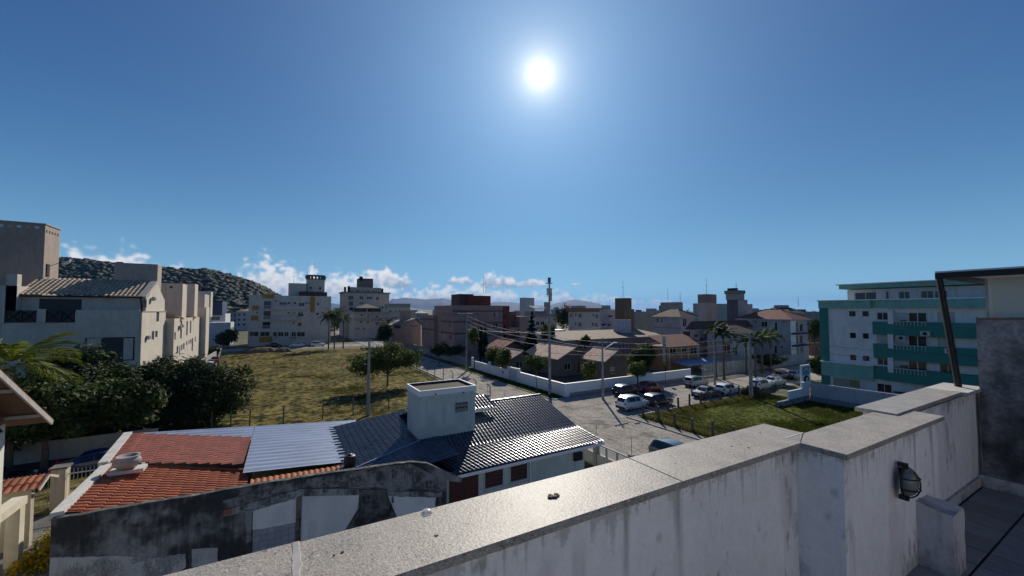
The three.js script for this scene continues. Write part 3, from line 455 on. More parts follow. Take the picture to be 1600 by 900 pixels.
{ // slate-blue tile house
  const h = thing('blue_tile_house', 'pale green house with dark blue glazed tile roof and rooftop tank room', 'house', V(12, 0, -24));
  const tile = std([.05, .068, .1], { roughness: .24, map: T.clay }), pale = wall(.56, .62, .56), barrel = t => Math.pow(Math.abs(Math.cos(Math.PI * t)), .8);
  const xl = 7.55, xr = 18.35, z0 = -19.4, zk = -22.1, zr = -26.85, y0 = 2.85, yk = 3.13, yr = 4.5;
  part(h, 'lower_roof', tileRoof(V(8.0, y0, z0), V(xr, y0, z0), V(xr, yk, zk), V(7.2, yk, zk), .25, .38, .07, .03, 8, barrel), tile, { own: true });
  part(h, 'upper_roof', tileRoof(V(7.2, yk, zk - .01), V(xr, yk, zk - .01), V(xr, yr, zr), V(xl, yr, zr), .25, .38, .07, .03, 8, barrel), tile, { own: true });
  part(h, 'rear_roof', tileRoof(V(xr, 3.0, -31.5), V(xl, 3.0, -31.5), V(xl, yr, zr - .02), V(xr, yr, zr - .02), .25, .38, .07, .03, 6, barrel), tile, { own: true });
  part(h, 'side_roof', tileRoof(V(2.5, 3.0, -31), V(2.5, 3.0, -19.9), V(8.4, 3.64, -19.9), V(8.4, 3.64, -31), .25, .38, .06, .035, 8, barrel), tile, { own: true });
  part(h, 'ridge_cap', [bar(V(10.8, yr + .05, zr), V(xr + .05, yr + .05, zr), .11, .11, 8)], tile); part(h, 'ridge_cap', [bar(V(8.3, 3.66, -31), V(8.4, 3.66, -26.8), .1, .1, 8)], tile);
  part(h, 'valley_flashing', [bar(V(3.4, 3.18, -22.2), V(7.3, 3.6, -23.6), .07, .07, 6)], std([.2, .26, .36], { metalness: .5, roughness: .4 }));
  part(h, 'fascia', [bx(8.0, xr + .04, 2.68, 2.84, z0 + .03, z0 + .06), bx(xr + .0, xr + .04, 2.68, 2.86, zk, z0 + .03)], M.white);
  part(h, 'soffit', [bx(8.0, xr, 2.66, 2.68, -20.3, z0 + .03)], M.white);
  const wx0 = 7.3, wx1 = onZ(913, 708, -20.3).x;
  part(h, 'wall_panel', [bx(wx0, wx1, 0, 2.66, -20.5, -20.3), bx(wx1 - .2, wx1, 0, 3.0, -30.5, -20.5), bx(3.2, wx1 - .2, 0, 2.95, -30.7, -30.5), bx(3.2, 3.4, 0, 2.95, -30.5, -21)], pale);
  part(h, 'gable', [poly([[20.5, 2.9], [30.5, 2.9], [30.5, 3.05], [26.85, 4.4], [22.1, 3.05]], .18).rotateY(Math.PI / 2).translate(wx1 - .19, 0, 0)], pale);
  const d0 = onZ(702, 760, -20.3).x, d1 = onZ(747, 760, -20.3).x;
  const door = part(h, 'door', [rbx(d0, d1, .02, 2.35, -20.3, -20.24, .01)], M.redwood); part(door, 'door_board', [0, 1, 2, 3].map(k => bx(mix(d0, d1, (k + .12) / 4), mix(d0, d1, (k + .88) / 4), .12, 2.25, -20.24, -20.225)), M.redwood);
  for (const [a, b, c, d] of [[757, 735, 785, 748], [797, 724, 823, 740]]) {
    const x0 = onZ(a, 742, -20.3).x, x1 = onZ(b > c ? c : c, 735, -20.3).x, yt = 2.25, yb = 1.35;
    const f = part(h, 'window', [bx(x0 - .06, x1 + .06, yb - .06, yb, -20.3, -20.2), bx(x0 - .06, x1 + .06, yt, yt + .06, -20.3, -20.22), bx(x0 - .06, x0, yb, yt, -20.3, -20.22), bx(x1, x1 + .06, yb, yt, -20.3, -20.22)], M.frame);
    part(f, 'shutter', [0, 1, 2, 3, 4, 5, 6, 7].map(k => bx(x0, x1, yb + k * .112 + .006, yb + k * .112 + .1, -20.3, -20.27 + (k % 2) * .006)), M.redwood);
    part(h, 'sill_bricks', Array.from({ length: 9 }, (_, k) => rbx(mix(x0 - .1, x1 + .1, k / 9) + .01, mix(x0 - .1, x1 + .1, (k + 1) / 9) - .01, yb - .17, yb - .065, -20.3, -20.2, .01)), std([.5, .5, .48]));
  }
  const ac = onZ(902, 712, -20.3); part(h, 'meter_box', [rbx(ac.x - .35, ac.x + .3, ac.y - .25, ac.y + .25, -20.3, -20.08, .02)], M.iron);
  part(h, 'downpipe', [bar(V(onZ(829, 735, -20.2).x, 0, -20.22), V(onZ(829, 735, -20.2).x, 2.66, -20.22), .045)], M.white);
  // tank room rising through the roof
  const tz = -23.6, ty = onZ(656, 611, tz).y, tx0 = onZ(656, 650, tz).x, tx1 = onZ(742, 650, tz).x, back = G(629, 600, ty), tzb = Math.min(back.z, tz - 2.4);
  const t = part(h, 'tank_room', [bx(tx0, tx1, 3.0, ty - .35, tzb + .06, tz)], wall(.5, .58, .54));
  const rim = .1, o = .07; part(h, 'tank_parapet', [bx(tx0 - o, tx1 + o, ty - .35, ty, tz - rim + o, tz + o), bx(tx0 - o, tx1 + o, ty - .35, ty, tzb, tzb + rim), bx(tx0 - o, tx0 - o + rim, ty - .35, ty, tzb + rim, tz - rim + o), bx(tx1 + o - rim, tx1 + o, ty - .35, ty, tzb + rim, tz - rim + o)], M.white);
  part(h, 'tank_lining', [bx(tx0 + .04, tx1 - .04, ty - .2, ty - .03, tzb + rim + .004, tzb + rim + .03), bx(tx0 + .035, tx0 + .06, ty - .2, ty - .03, tzb + rim + .03, tz - rim), bx(tx1 - .06, tx1 - .035, ty - .2, ty - .03, tzb + rim + .03, tz - rim)], M.black);
  part(h, 'tank_floor', [bx(tx0, tx1, ty - .349, ty - .16, tzb + rim, tz - rim + o)], std([.2, .17, .12], { map: T.dirt }));
  const vb = (px, py) => onZ(px, py, tz), a = vb(711, 630), b = vb(731, 642), cw = (b.x - a.x) / 4, chh = (a.y - b.y) / 2;
  part(t, 'vent_back', [bx(a.x, b.x, b.y, a.y, tz - .01, tz + .004)], M.black);
  for (let i = 0; i < 4; i++) for (let j = 0; j < 2; j++) { const x = a.x + (i + .5) * cw, y = b.y + (j + .5) * chh, r = cw * .5; part(t, 'vent_block', [bx(x - r, x + r, y - r, y - r * .78, tz, tz + .03), bx(x - r, x - r * .78, y - r * .78, y + r, tz, tz + .03), ...[0, 1].map(k => new THREE.BoxGeometry(r * 2.2, r * .3, .02).rotateZ(k ? .78 : -.78).translate(x, y, tz + .012))], M.whiteDull); }
  for (const [px, py] of [[680.5, 616], [724, 613]]) { const p = onZ(px, py, tz + .07); part(t, 'drain_spout', [new THREE.CylinderGeometry(.05, .05, .08, 10).rotateX(Math.PI / 2).translate(p.x, p.y, tz + .1)], M.black); }
  // dormer porch beside the tank room
  const q = onZ(742, 636, -25.6), q2 = onZ(770, 633, -25.6);
  part(h, 'dormer_roof', tileRoof(V(tx1 + .1, q.y - .1, -25.2), V(q2.x, q.y - .1, -25.2), V(q2.x, q.y + .45, -26.9), V(tx1 + .1, q.y + .45, -26.9), .25, .38, .07, .03, 6, barrel), tile, { own: true });
  part(h, 'dormer_fascia', [bx(tx1 + .1, q2.x, q.y - .28, q.y - .11, -25.25, -25.18)], M.white); part(h, 'dormer_wall', [bx(tx1 + .02, tx1 + .7, 3.9, q.y - .29, -26.8, -25.6)], wall(.5, .58, .54));
  // black water barrel on the side roof
  const wb = G(547, 722, 3.3); const barrel2 = thing('water_barrel', 'small black water barrel on the blue tile roof', 'barrel', V(wb.x, 3.1, wb.z)); part(barrel2, 'drum', lathe([[0, 0], [.26, 0], [.3, .1], [.32, .3], [.3, .5], [.22, .58], [0, .6]], 18), M.black, { local: true }); part(barrel2, 'lid', lathe([[0, .66], [.12, .64], [.14, .58], [0, .58]], 14), M.black, { local: true });
  // boundary wall along the pavement with wired pillars
  const f = thing('boundary_wall', 'low white boundary wall with pillars and electric wires beside the blue tile house', 'wall', V(20, 0, -24)), fx = 20.1;
  part(f, 'wall_panel', [bx(fx - .1, fx + .1, 0, 1.0, -44, 4)], M.whiteDull); part(f, 'top_rail', [bx(fx - .07, fx + .07, 1.62, 1.72, -44, 4)], M.whiteDull);
  for (let z = -43; z < 4; z += 1.05) part(f, 'baluster', [bx(fx - .05, fx + .05, 1.0, 1.62, z - .06, z + .06)], M.whiteDull);
  for (const z of [-40, -36, -32, -28.6, -25.2, -22, -18.6, -15, -11]) { part(f, 'pillar', [bx(fx - .17, fx + .17, 0, 1.95, z - .17, z + .17)], M.concrete); const s = part(f, 'wire_post', [bar(V(fx, 1.95, z), V(fx, 3.0, z), .018)], M.iron); part(s, 'insulator', [0, 1, 2, 3].map(k => new THREE.CylinderGeometry(.035, .035, .05, 8).translate(fx, 2.1 + k * .26, z)), M.white); }
  for (let k = 0; k < 4; k++) part(f, 'electric_wire', [bar(V(fx + .03, 2.1 + k * .26, -40), V(fx + .03, 2.1 + k * .26, -11), .006, .006, 4)], M.wire);
}
{ // white house at the far left: gable end with a deep verge
  const h = thing('white_gable_house', 'white two storey house with deep brown eaves and tiled porch', 'house', V(-14, 0, -20));
  const tip = onX(83, 660, -9), hi = onX(0, 583, -9), xw = -10.1, ridgeZ = hi.z + 2.2, sl = (hi.y - tip.y) / (hi.z - tip.z), ry = hi.y + 2.2 * sl;
  const rearN = V(0, 1, 0);
  part(h, 'roof', tileRoof(V(-9, tip.y + .1, tip.z), V(-22, tip.y + .1, tip.z), V(-22, ry + .1, ridgeZ), V(-9, ry + .1, ridgeZ), .2, .38, .05, .025, 6), clay(.36, .16, .09, 0), { own: true });
  part(h, 'front_roof', tileRoof(V(-22, tip.y + .1, 2 * ridgeZ - tip.z), V(-9, tip.y + .1, 2 * ridgeZ - tip.z), V(-9, ry + .1, ridgeZ), V(-22, ry + .1, ridgeZ), .2, .38, .05, .025, 6), clay(.36, .16, .09, 0), { own: true });
  const slopeBox = (x0, x1, z0, y0, z1, y1, dy, th) => { const L = Math.hypot(z1 - z0, y1 - y0), g = new THREE.BoxGeometry(x1 - x0, th, L).rotateX(-Math.atan2(y1 - y0, z1 - z0)); return g.translate((x0 + x1) / 2, (y0 + y1) / 2 + dy, (z0 + z1) / 2); };
  part(h, 'soffit_boards', [slopeBox(-22, -9.08, tip.z, tip.y, ridgeZ, ry, .04, .03)], M.wood); part(h, 'verge_board', [slopeBox(-9.07, -9.0, tip.z, tip.y, ridgeZ, ry, .0, .2)], std([.5, .46, .4], { map: T.grain }));
  for (const t of [.14, .47, .8]) part(h, 'rafter', [bx(-10.1, -9.1, mix(tip.y, ry, t) - .14, mix(tip.y, ry, t) + .0, mix(tip.z, ridgeZ, t) - .06, mix(tip.z, ridgeZ, t) + .06)], std([.5, .46, .4], { map: T.grain }));
  part(h, 'wall_panel', [bx(-22, xw, 0, tip.y - .1 + .6 * sl, 2 * ridgeZ - tip.z - .6, tip.z + .8)], wall(.72, .68, .6));
  part(h, 'gable', [poly([[-tip.z - .9, tip.y], [-(2 * ridgeZ - tip.z) + .9, tip.y], [-ridgeZ, ry - .5]], .2).rotateY(Math.PI / 2).translate(xw - .2, 0, 0)], wall(.72, .68, .6));
  const c = G(20, 884); part(h, 'column', [bx(c.x - .22, c.x + .22, 0, 2.6, c.z - .2, c.z + .2)], wall(.72, .66, .52)); part(h, 'column', [bx(c.x - .22, c.x + .22, 0, 2.6, c.z + 2.6, c.z + 3)], wall(.72, .66, .52)); part(h, 'lintel', [bx(c.x - .24, c.x + .24, 2.6, 2.95, c.z - .3, c.z + 3.2)], wall(.72, .66, .52));
  const r0 = G(62, 743, 3.35), e0 = G(7, 764, 3.0), yy = 3.35;
  part(h, 'porch_roof', tileRoof(V(-13, 2.95, r0.z + .9), V(r0.x + .3, 2.95, r0.z + .9), V(r0.x + .3, yy, r0.z), V(-13, yy, r0.z), .26, .4, .06, .03, 8), clay(.5, .17, .08, 0), { own: true });
  part(h, 'porch_roof', tileRoof(V(r0.x + .3, 2.95, r0.z - .9), V(-13, 2.95, r0.z - .9), V(-13, yy, r0.z), V(r0.x + .3, yy, r0.z), .26, .4, .06, .03, 8), clay(.5, .17, .08, 0), { own: true });
  part(h, 'porch_verge', [slopeBox(r0.x + .3, r0.x + .36, r0.z - .9, 2.92, r0.z, 3.3, 0, .12), slopeBox(r0.x + .3, r0.x + .36, r0.z, 3.3, r0.z + .9, 2.92, 0, .12)], std([.6, .52, .4]));
  part(h, 'porch_wall', [bx(-13, r0.x - .2, 0, 2.9, r0.z - .15, r0.z + .15)], wall(.5, .45, .36));
  // iron gate fence with pillar
  const gz = -33.2, f = thing('gate_fence', 'grey iron bar fence and gate with rendered pillar beside the clay roof', 'fence', V(-11, 0, gz));
  const gx = G(100, 788).x; part(f, 'pillar', [bx(gx - .3, gx + .3, 0, 2.35, gz - .3, gz + .3)], wall(.6, .52, .38)); part(f, 'pillar_cap', [bx(gx - .38, gx + .38, 2.352, 2.45, gz - .38, gz + .38)], M.concreteDark);
  part(f, 'rail', [bx(-17, gx - .3, 1.9, 1.95, gz - .02, gz + .02), bx(gx + .3, -7, 1.9, 1.95, gz - .02, gz + .02)], M.steel); part(f, 'rail', [bx(-17, gx - .3, .3, .35, gz - .02, gz + .02), bx(gx + .3, -7, .3, .35, gz - .02, gz + .02)], M.steel);
  for (let x = -16.9; x < -7; x += .17) if (Math.abs(x - gx) > .36) part(f, 'fence_bar', [bar(V(x, .05, gz + .03), V(x, 2.2, gz + .03), .014, .014, 5)], M.steel);
  one('flower_bed', 'strip of yellow flowering ground cover beside the path', 'plant', leafBlob([[V(-9.2, .25, -28.5), V(.9, .4, 4.2)], [V(-9.6, .4, -26.2), V(.6, .4, 1)]], 2600, .1, 551, .2), leafMat(.42, .36, .015));
  one('low_wall', 'low grey wall in the shade behind the dark blue car', 'wall', [bx(-26, -9.2, 0, 1.5, -44.3, -44.1)], wall(.42, .42, .4));
}
// ---------- buildings ----------
const zm = (ox, oy, s) => ([a, b, c, d, ...e]) => [ox + a / s, oy + b / s, ox + c / s, oy + d / s, ...e];
const rectZ = (Z, z, list) => list.map(q => { const [a, b, c, d, ...e] = z(q), m = (b + d) / 2, n = (a + c) / 2; return [onZ(a, m, Z).x, onZ(c, m, Z).x, onZ(n, d, Z).y, onZ(n, b, Z).y, ...e]; });
const rectX = (X, z, list) => list.map(q => { const [a, b, c, d, ...e] = z(q), m = (b + d) / 2, n = (a + c) / 2, s = [onX(a, m, X).z, onX(c, m, X).z]; return [Math.min(...s), Math.max(...s), onX(n, d, X).y, onX(n, b, X).y, ...e]; });
const fb = (face, P, a0, a1, y0, y1, d0, d1) => face === 'front' ? bx(a0, a1, y0, y1, P + d0, P + d1) : face === 'left' ? bx(P - d1, P - d0, y0, y1, a0, a1) : bx(P + d0, P + d1, y0, y1, a0, a1);
function pierced(face, P, a0, a1, y0, y1, holes, th = .2) {
  const s = new THREE.Shape([[a0, y0], [a1, y0], [a1, y1], [a0, y1]].map(p => new THREE.Vector2(...p)));
  for (const [b0, b1, c0, c1] of holes) s.holes.push(new THREE.Path([[b0, c0], [b0, c1], [b1, c1], [b1, c0]].map(p => new THREE.Vector2(...p))));
  const g = new THREE.ExtrudeGeometry(s, { depth: th, bevelEnabled: false });
  return face === 'front' ? g.translate(0, 0, P - th) : face === 'left' ? g.rotateY(-Math.PI / 2).translate(P + th, 0, 0) : g.rotateY(-Math.PI / 2).translate(P, 0, 0);
}
function win(b, face, P, [a0, a1, y0, y1, kind]) {
  const w = a1 - a0, h = y1 - y0, t = Math.min(.06, w * .12), D = -.13;
  if (kind === 'b') { part(b, 'opening', [fb(face, P, a0, a1, y0, y1, -.19, -.17)], M.black); return; }
  if (kind === 's') { part(b, 'shutter', [fb(face, P, a0, a1, y0, y1, -.15, -.1), ...Array.from({ length: Math.min(12, Math.round(h / .14)) }, (_, k, n = Math.round(h / .14)) => fb(face, P, a0 + .03, a1 - .03, y0 + (k + .2) * h / Math.min(12, n), y0 + (k + .8) * h / Math.min(12, n), -.1, -.085))], M.whiteDull); return; }
  const bars = [fb(face, P, a0, a0 + t, y0, y1, D, D + .05), fb(face, P, a1 - t, a1, y0, y1, D, D + .05), fb(face, P, a0 + t, a1 - t, y0, y0 + t, D, D + .05), fb(face, P, a0 + t, a1 - t, y1 - t, y1, D, D + .05)];
  if (w > .9) bars.push(fb(face, P, (a0 + a1 - t) / 2, (a0 + a1 + t) / 2, y0 + t, y1 - t, D, D + .05));
  const f = part(b, 'window', bars, kind === 'd' ? M.iron : M.frame);
  part(f, 'pane', [fb(face, P, a0 + t * .5, a1 - t * .5, y0 + t * .5, y1 - t * .5, D - .03, D + .01)], M.glass);
}
const cleanRects = (list, a0, a1, y0, y1) => list.filter(q => q[0] > a0 + .05 && q[1] < a1 - .05 && q[2] > y0 + .05 && q[3] < y1 - .05);
function building(name, label, { x0, x1, z0, z1, y0 = 0, y1, m, front = [], left = [], right = [], group, cat = 'building', roof = 'flat', rise = 1.6, over = .5, rm }) {
  const b = thing(name, label, cat, V((x0 + x1) / 2, y0, (z0 + z1) / 2), group);
  wallsOf(b, { x0, x1, z0, z1, y0, y1, m, front, left, right });
  if (roof === 'flat') part(b, 'roof', [bx(x0 + .2, x1 - .2, y1 - .6, y1 - .35, z1 + .2, z0 - .2)], M.concreteDark);
  if (roof === 'hip') hip(b, x0 - over, x1 + over, z1 - over, z0 + over, y1, rise, rm || clay(.14, .075, .055));
  return b;
}
function wallsOf(b, { x0, x1, z0, z1, y0 = 0, y1, m, front = [], left = [], right = [] }) {
  front = cleanRects(front, x0, x1, y0, y1); left = cleanRects(left, z1, z0 - .2, y0, y1); right = cleanRects(right, z1, z0 - .2, y0, y1);
  const w = part(b, 'wall_panel', [pierced('front', z0, x0, x1, y0, y1, front), pierced('left', x0, z1, z0 - .2, y0, y1, left), pierced('right', x1, z1, z0 - .2, y0, y1, right), bx(x0 + .2, x1 - .2, y0, y1, z1, z1 + .2)], m);
  for (const q of front) win(b, 'front', z0, q); for (const q of left) win(b, 'left', x0, q); for (const q of right) win(b, 'right', x1, q);
  return w;
}
function hip(b, x0, x1, z0, z1, y, rise, m, fas = M.whiteDull) {
  const w = x1 - x0, d = z1 - z0, i = Math.min(w, d) / 2, A = V(x0, y, z1), B = V(x1, y, z1), Cc = V(x1, y, z0), D = V(x0, y, z0);
  const R0 = w > d ? V(x0 + i, y + rise, (z0 + z1) / 2) : V((x0 + x1) / 2, y + rise, z1 - i), R1 = w > d ? V(x1 - i, y + rise, (z0 + z1) / 2) : V((x0 + x1) / 2, y + rise, z0 + i);
  const q = w > d ? [quad(A, B, R1, R0), quad(B, Cc, R1, R1.clone()), quad(Cc, D, R0, R1), quad(D, A, R0, R0.clone())] : [quad(A, B, R0, R0.clone()), quad(B, Cc, R1, R0), quad(Cc, D, R1, R1.clone()), quad(D, A, R0, R1)];
  const r = part(b, 'roof', q, m, { own: true });
  part(r, 'eave', [bx(x0, x1, y - .2, y - .004, z0, z1)], fas);
  part(r, 'ridge_tiles', [bar(R0, R1, .11), bar(A, R0, .1), bar(B, w > d ? R1 : R0, .1), bar(D, w > d ? R0 : R1, .1), bar(Cc, R1, .1)], m);
}
function acUnit(b, face, P, px, py) { const p = face === 'front' ? onZ(px, py, P) : onX(px, py, P), a = face === 'front' ? p.x : p.z; const u = part(b, 'air_conditioner', [fb(face, P, a - .42, a + .42, p.y - .3, p.y + .3, .05, .4)], M.whiteDull); part(u, 'fan_grille', [(g => face === 'front' ? g.rotateX(Math.PI / 2).translate(a, p.y, P + .41) : g.rotateZ(Math.PI / 2).translate(face === 'left' ? P - .41 : P + .41, p.y, a))(new THREE.CylinderGeometry(.22, .22, .02, 14))], M.iron); }
const antenna = (label, px, py0, py1, fw) => { const a = atF(px, py1, fw), t = atF(px, py0, fw); one('antenna', label, 'antenna', [bar(a, V(a.x, t.y, a.z), .06, .03, 5), bar(V(a.x - .7, mix(a.y, t.y, .55), a.z), V(a.x + .7, mix(a.y, t.y, .55), a.z), .03)], M.iron); };

// --- row of cream apartment houses left of the field; their right sides face the sun ---
const cream = wall(.58, .52, .43), creamD = wall(.42, .35, .29);
{
  const z = onX(222, 490, -18).z, z8 = zm(200, 400, 5.145), z3 = zm(140, 400, 6.43), z2 = zm(0, 440, 6.43);
  const front = rectZ(z, zm(0, 0, 1), [[157, 527, 209, 571, 'b']]), zb = onX(259, 490, -18).z;
  const b = building('apartment_house', 'cream apartment house with light clay tile roof, timber terrace rail and arched doorway', { x0: -34, x1: -18, z0: z, z1: zb, y1: 11.4, m: cream, front: [], right: rectX(-18, z8, [[195, 450, 219, 535], [228, 450, 250, 530], [190, 605, 210, 675], [218, 602, 238, 655], [170, 855, 188, 890], [200, 838, 216, 885]]) });
  const yTop = 11.4, eY = onZ(160, 463, z - 2.2).y, rY = onZ(160, 437, z - 6).y, zf = z - 2.2;
  part(b, 'upper_wall', [bx(-33.5, -18.12, yTop - .3, eY - .1, zb + .3, zf)], cream);
  part(b, 'gable', [poly([[-zf, eY - .4], [-zb - .3, eY - .4], [-(zf + zb + .3) / 2, rY - .12]], .2).rotateY(Math.PI / 2).translate(-18.3, 0, 0)], cream);
  const zr = (zf + zb + .3) / 2, xL = onZ(28, 450, zf).x;
  part(b, 'roof', tileRoof(V(xL, eY, zf + .5), V(-18.9, eY, zf + .5), V(-18.9, rY, zr), V(xL, rY, zr), .5, .6, .2, .06, 8), clay(.5, .41, .29, 0), { own: true });
  part(b, 'verge', [quad(V(-18.9, eY + .12, zf + .5), V(-18.05, eY + .12, zf + .5), V(-18.05, rY + .12, zr), V(-18.9, rY + .12, zr)), quad(V(-18.05, eY + .12, zf + .5), V(-18.05, eY - .25, zf + .5), V(-18.05, rY - .25, zr), V(-18.05, rY + .12, zr))], wall(.45, .41, .36), { own: true });
  part(b, 'gutter', [bar(V(xL, eY - .08, zf + .55), V(-18.4, eY - .08, zf + .55), .12, .12, 6), bar(V(-18.7, eY - .1, zf + .3), V(-18.5, yTop, zf + .1), .09)], M.iron);
  part(b, 'coping', [bx(-24.3, -17.9, yTop, yTop + .12, z - .35, z + .08), bx(-18.28, -17.9, yTop, yTop + .12, zb, z - .36)], creamD);
  const d = rectZ(z, zm(0, 0, 1), [[157, 530, 192, 590], [133, 527, 157, 563], [192, 527, 210, 563]]);
  part(b, 'doorway', [fb('front', z, ...d[0].slice(0, 2), d[0][2], d[0][3], .005, .03), new THREE.CylinderGeometry((d[0][1] - d[0][0]) / 2, (d[0][1] - d[0][0]) / 2, .03, 24, 1, false, -Math.PI / 2, Math.PI).rotateX(-Math.PI / 2).scale(1, .35, 1).translate((d[0][0] + d[0][1]) / 2, d[0][3], z + .02)], M.black);
  for (const k of [1, 2]) { const q = d[k], bars = [[q[0], q[1], q[3] - .12, q[3]], [q[0], q[1], q[2], q[2] + .12], k === 1 ? [q[0], q[0] + .12, q[2], q[3]] : [q[1] - .12, q[1], q[2], q[3]]].map(e => fb('front', z, ...e, .004, .09)); part(b, 'door_frame', bars, M.iron); }
  // terrace with crossed timber railing
  const T0 = rectZ(z, z2, [[50, 290, 372, 410], [460, 290, 755, 410]]), dark = rectZ(zf, z2, [[395, 175, 820, 290]])[0];
  part(b, 'terrace_door', [fb('front', zf, dark[0], dark[1], yTop - 2.2, dark[3], .004, .05)], M.black);
  part(b, 'terrace_recess', [fb('front', z, T0[0][0], T0[1][1], T0[0][2], 11.42, .004, .02)], M.black);
  for (const q of T0) { const rails = [fb('front', z, q[0], q[1], q[3] - .14, q[3], .03, .15), fb('front', z, q[0], q[1], q[2], q[2] + .14, .03, .15)]; for (let k = 0; k < 2; k++) { const a = mix(q[0], q[1], k / 2), c = mix(q[0], q[1], (k + 1) / 2); rails.push(bar(V(a, q[2], z + .09), V(c, q[3], z + .09), .07, .07, 4), bar(V(a, q[3], z + .09), V(c, q[2], z + .09), .07, .07, 4), fb('front', z, a, a + .14, q[2], q[3], .03, .15)); } part(b, 'railing', rails, M.iron); }
  const ap = rectZ(z, z2, [[375, 275, 465, 410], [760, 285, 1400, 560], [0, 265, 50, 420]]); for (const q of ap) part(b, 'terrace_pier', [fb('front', z, q[0], q[1], q[2], q[3], .02, .16)], cream);
  part(b, 'attic_window', [fb('right', -18.1, ...rectX(-18.1, z8, [[125, 352, 147, 415]])[0], .01, .04)], M.glass);
  for (const [x, y, f] of [[150, 655, 'right'], [195, 345, 'right'], [310, 600, 'right'], [295, 825, 'right']]) acUnit(b, f, -18, 200 + x / 5.145, 400 + y / 5.145);
  part(b, 'chimney', [bx(onZ(10, 435, z - 1).x, onZ(27, 435, z - 1).x, 8, onZ(18, 428, z - 1).y, z - 2, z - 1)], cream);
  part(b, 'roof_tank', [bx(onZ(178, 420, zr - .6).x, -18.2, rY - 1.2, onZ(200, 411, zr - .6).y, zr - 3, zr - .6)], creamD);
  part(b, 'side_wing', [bx(-36, onZ(26, 470, z - 1).x, 8, onZ(5, 446, z - 1).y, z - 4, z - 1)], cream);
  const zt = z - 7, tx = onZ(71, 351, zt).x, ty = onZ(71, 351, zt).y, tb = onX(94, 362, tx).z;
  const t = thing('stair_tower', 'tall brown stair tower with row of small vents behind the clay roof', 'tower', V(tx - 4, 0, zt - 2));
  part(t, 'wall_panel', [bx(tx - 9, tx, 0, ty, tb, zt)], wall(.36, .29, .24)); part(t, 'coping', [bx(tx - 9, tx + .12, ty, ty + .15, tb - .1, zt + .12)], wall(.4, .35, .3));
  for (let k = 0; k < 5; k++) { part(t, 'vent', [fb('right', tx, tb + .5 + k * .8, tb + .8 + k * .8, ty - 1.1, ty - .7, .002, .03)], M.black); const p = onZ(2 + k * 14, 352 + k * .8, zt); part(t, 'vent', [fb('front', zt, p.x - .2, p.x + .2, p.y - .2, p.y + .15, .002, .03)], k % 2 ? M.whiteDull : M.steel); }
  const lv = onX(74, 421, tx); part(t, 'louvre_window', [fb('right', tx, lv.z - .5, lv.z + .4, lv.y - 1.1, lv.y + .8, .002, .06), ...[0, 1, 2, 3].map(k => fb('right', tx, lv.z - .45, lv.z + .35, lv.y - .9 + k * .45, lv.y - .65 + k * .45, .07, .12))], M.iron);
  const dp = onX(80, 409, tx); const dish = thing('satellite_dish', 'small grey satellite dish on the brown stair tower', 'satellite dish', V(tx + .8, dp.y, dp.z)); part(dish, 'reflector', new THREE.SphereGeometry(.75, 20, 8, 0, 7, 0, .75).rotateZ(-2.2).translate(.5, .4, 0), M.frame, { local: true }); part(dish, 'arm', [bar(V(-.8, -.6, 0), V(.2, 0, 0), .04), bar(V(.2, 0, 0), V(1.0, .35, 0), .025)], M.iron, { local: true });
  // houses further along the row
  const x2 = onZ(272, 495, zb).x, z8r = L => rectX(x2, z8, L), ze = onX(313, 497, x2).z, y2 = onX(290, 495, x2).y;
  const c = building('apartment_house', 'cream apartment house with sloping verge roof and two tall blind party walls', { x0: -30, x1: x2, z0: zb - .25, z1: ze, y1: y2 - .2, m: cream, right: z8r([[372, 612, 384, 675], [420, 520, 434, 665], [468, 525, 480, 640], [498, 520, 508, 620], [365, 745, 376, 790], [390, 725, 404, 785], [412, 720, 420, 800], [427, 712, 438, 760], [443, 700, 454, 750], [467, 685, 476, 720], [486, 675, 494, 712], [500, 668, 509, 705], [512, 660, 522, 765], [536, 650, 544, 690]]) });
  for (const [a, d2] of [[447, 482], [545, 570]]) { const q = z8([a, 228, d2, 470]), za = onX(q[0], 447, x2).z, zz = onX(q[2], 447, x2).z, yt = onX((q[0] + q[2]) / 2, q[1], x2).y; part(c, 'party_wall', [bx(-27, x2 - .12, y2 - 1, yt, zz, za)], wall(.58, .5, .42)); part(c, 'verge', [poly([[x2 - 12, y2 + 3.2], [x2 + .4, y2 - .1], [x2 + .4, y2 - .45], [x2 - 12, y2 + 2.85]], .9).translate(0, 0, za + .6)], clay(.5, .33, .2, 0)); for (let k = 0; k < 4; k++) part(c, 'vent', [bx(x2 - 2 - k * 1.6, x2 - 1.6 - k * 1.6, yt - .9, yt - .5, za + .003, za + .02)], M.black); }
  for (const [x, y] of [[410, 572], [425, 562]]) acUnit(c, 'right', x2, 200 + x / 5.145, 400 + y / 5.145);
  const x3 = onZ(319, 500, ze).x + .3, z4 = onX(327, 500, x3).z; const e = building('apartment_house', 'cream apartment house with roof tanks, last of the sunlit row', { x0: -32, x1: x3, z0: ze - .3, z1: z4, y1: onX(322, 480, x3).y, m: cream, right: rectX(x3, z8, [[622, 415, 632, 455], [612, 495, 624, 515], [610, 600, 620, 630]]) });
  part(e, 'roof_tank', [bx(x3 - 6, x3 - .6, 10, onX(322, 459, x3).y, ze - 8, ze - 2)], wall(.5, .46, .42)); part(e, 'roof_tank', [bx(x3 - 3, x3 - .4, 10, onX(316, 457, x3).y + .8, ze - 12, ze - 9)], cream);
  one('garden_wall', 'sunlit concrete wall between the apartment row and the field', 'wall', [bx(-14.6, -14.3, 0, 1.7, -128, -84)], M.concrete);
  one('garden_hut', 'low white hut with blue sheet roof beyond the garden wall', 'hut', [bx(onZ(325, 520, -160).x, onZ(360, 520, -160).x, 0, onZ(340, 504, -160).y, -170, -160)], wall(.5, .53, .56));
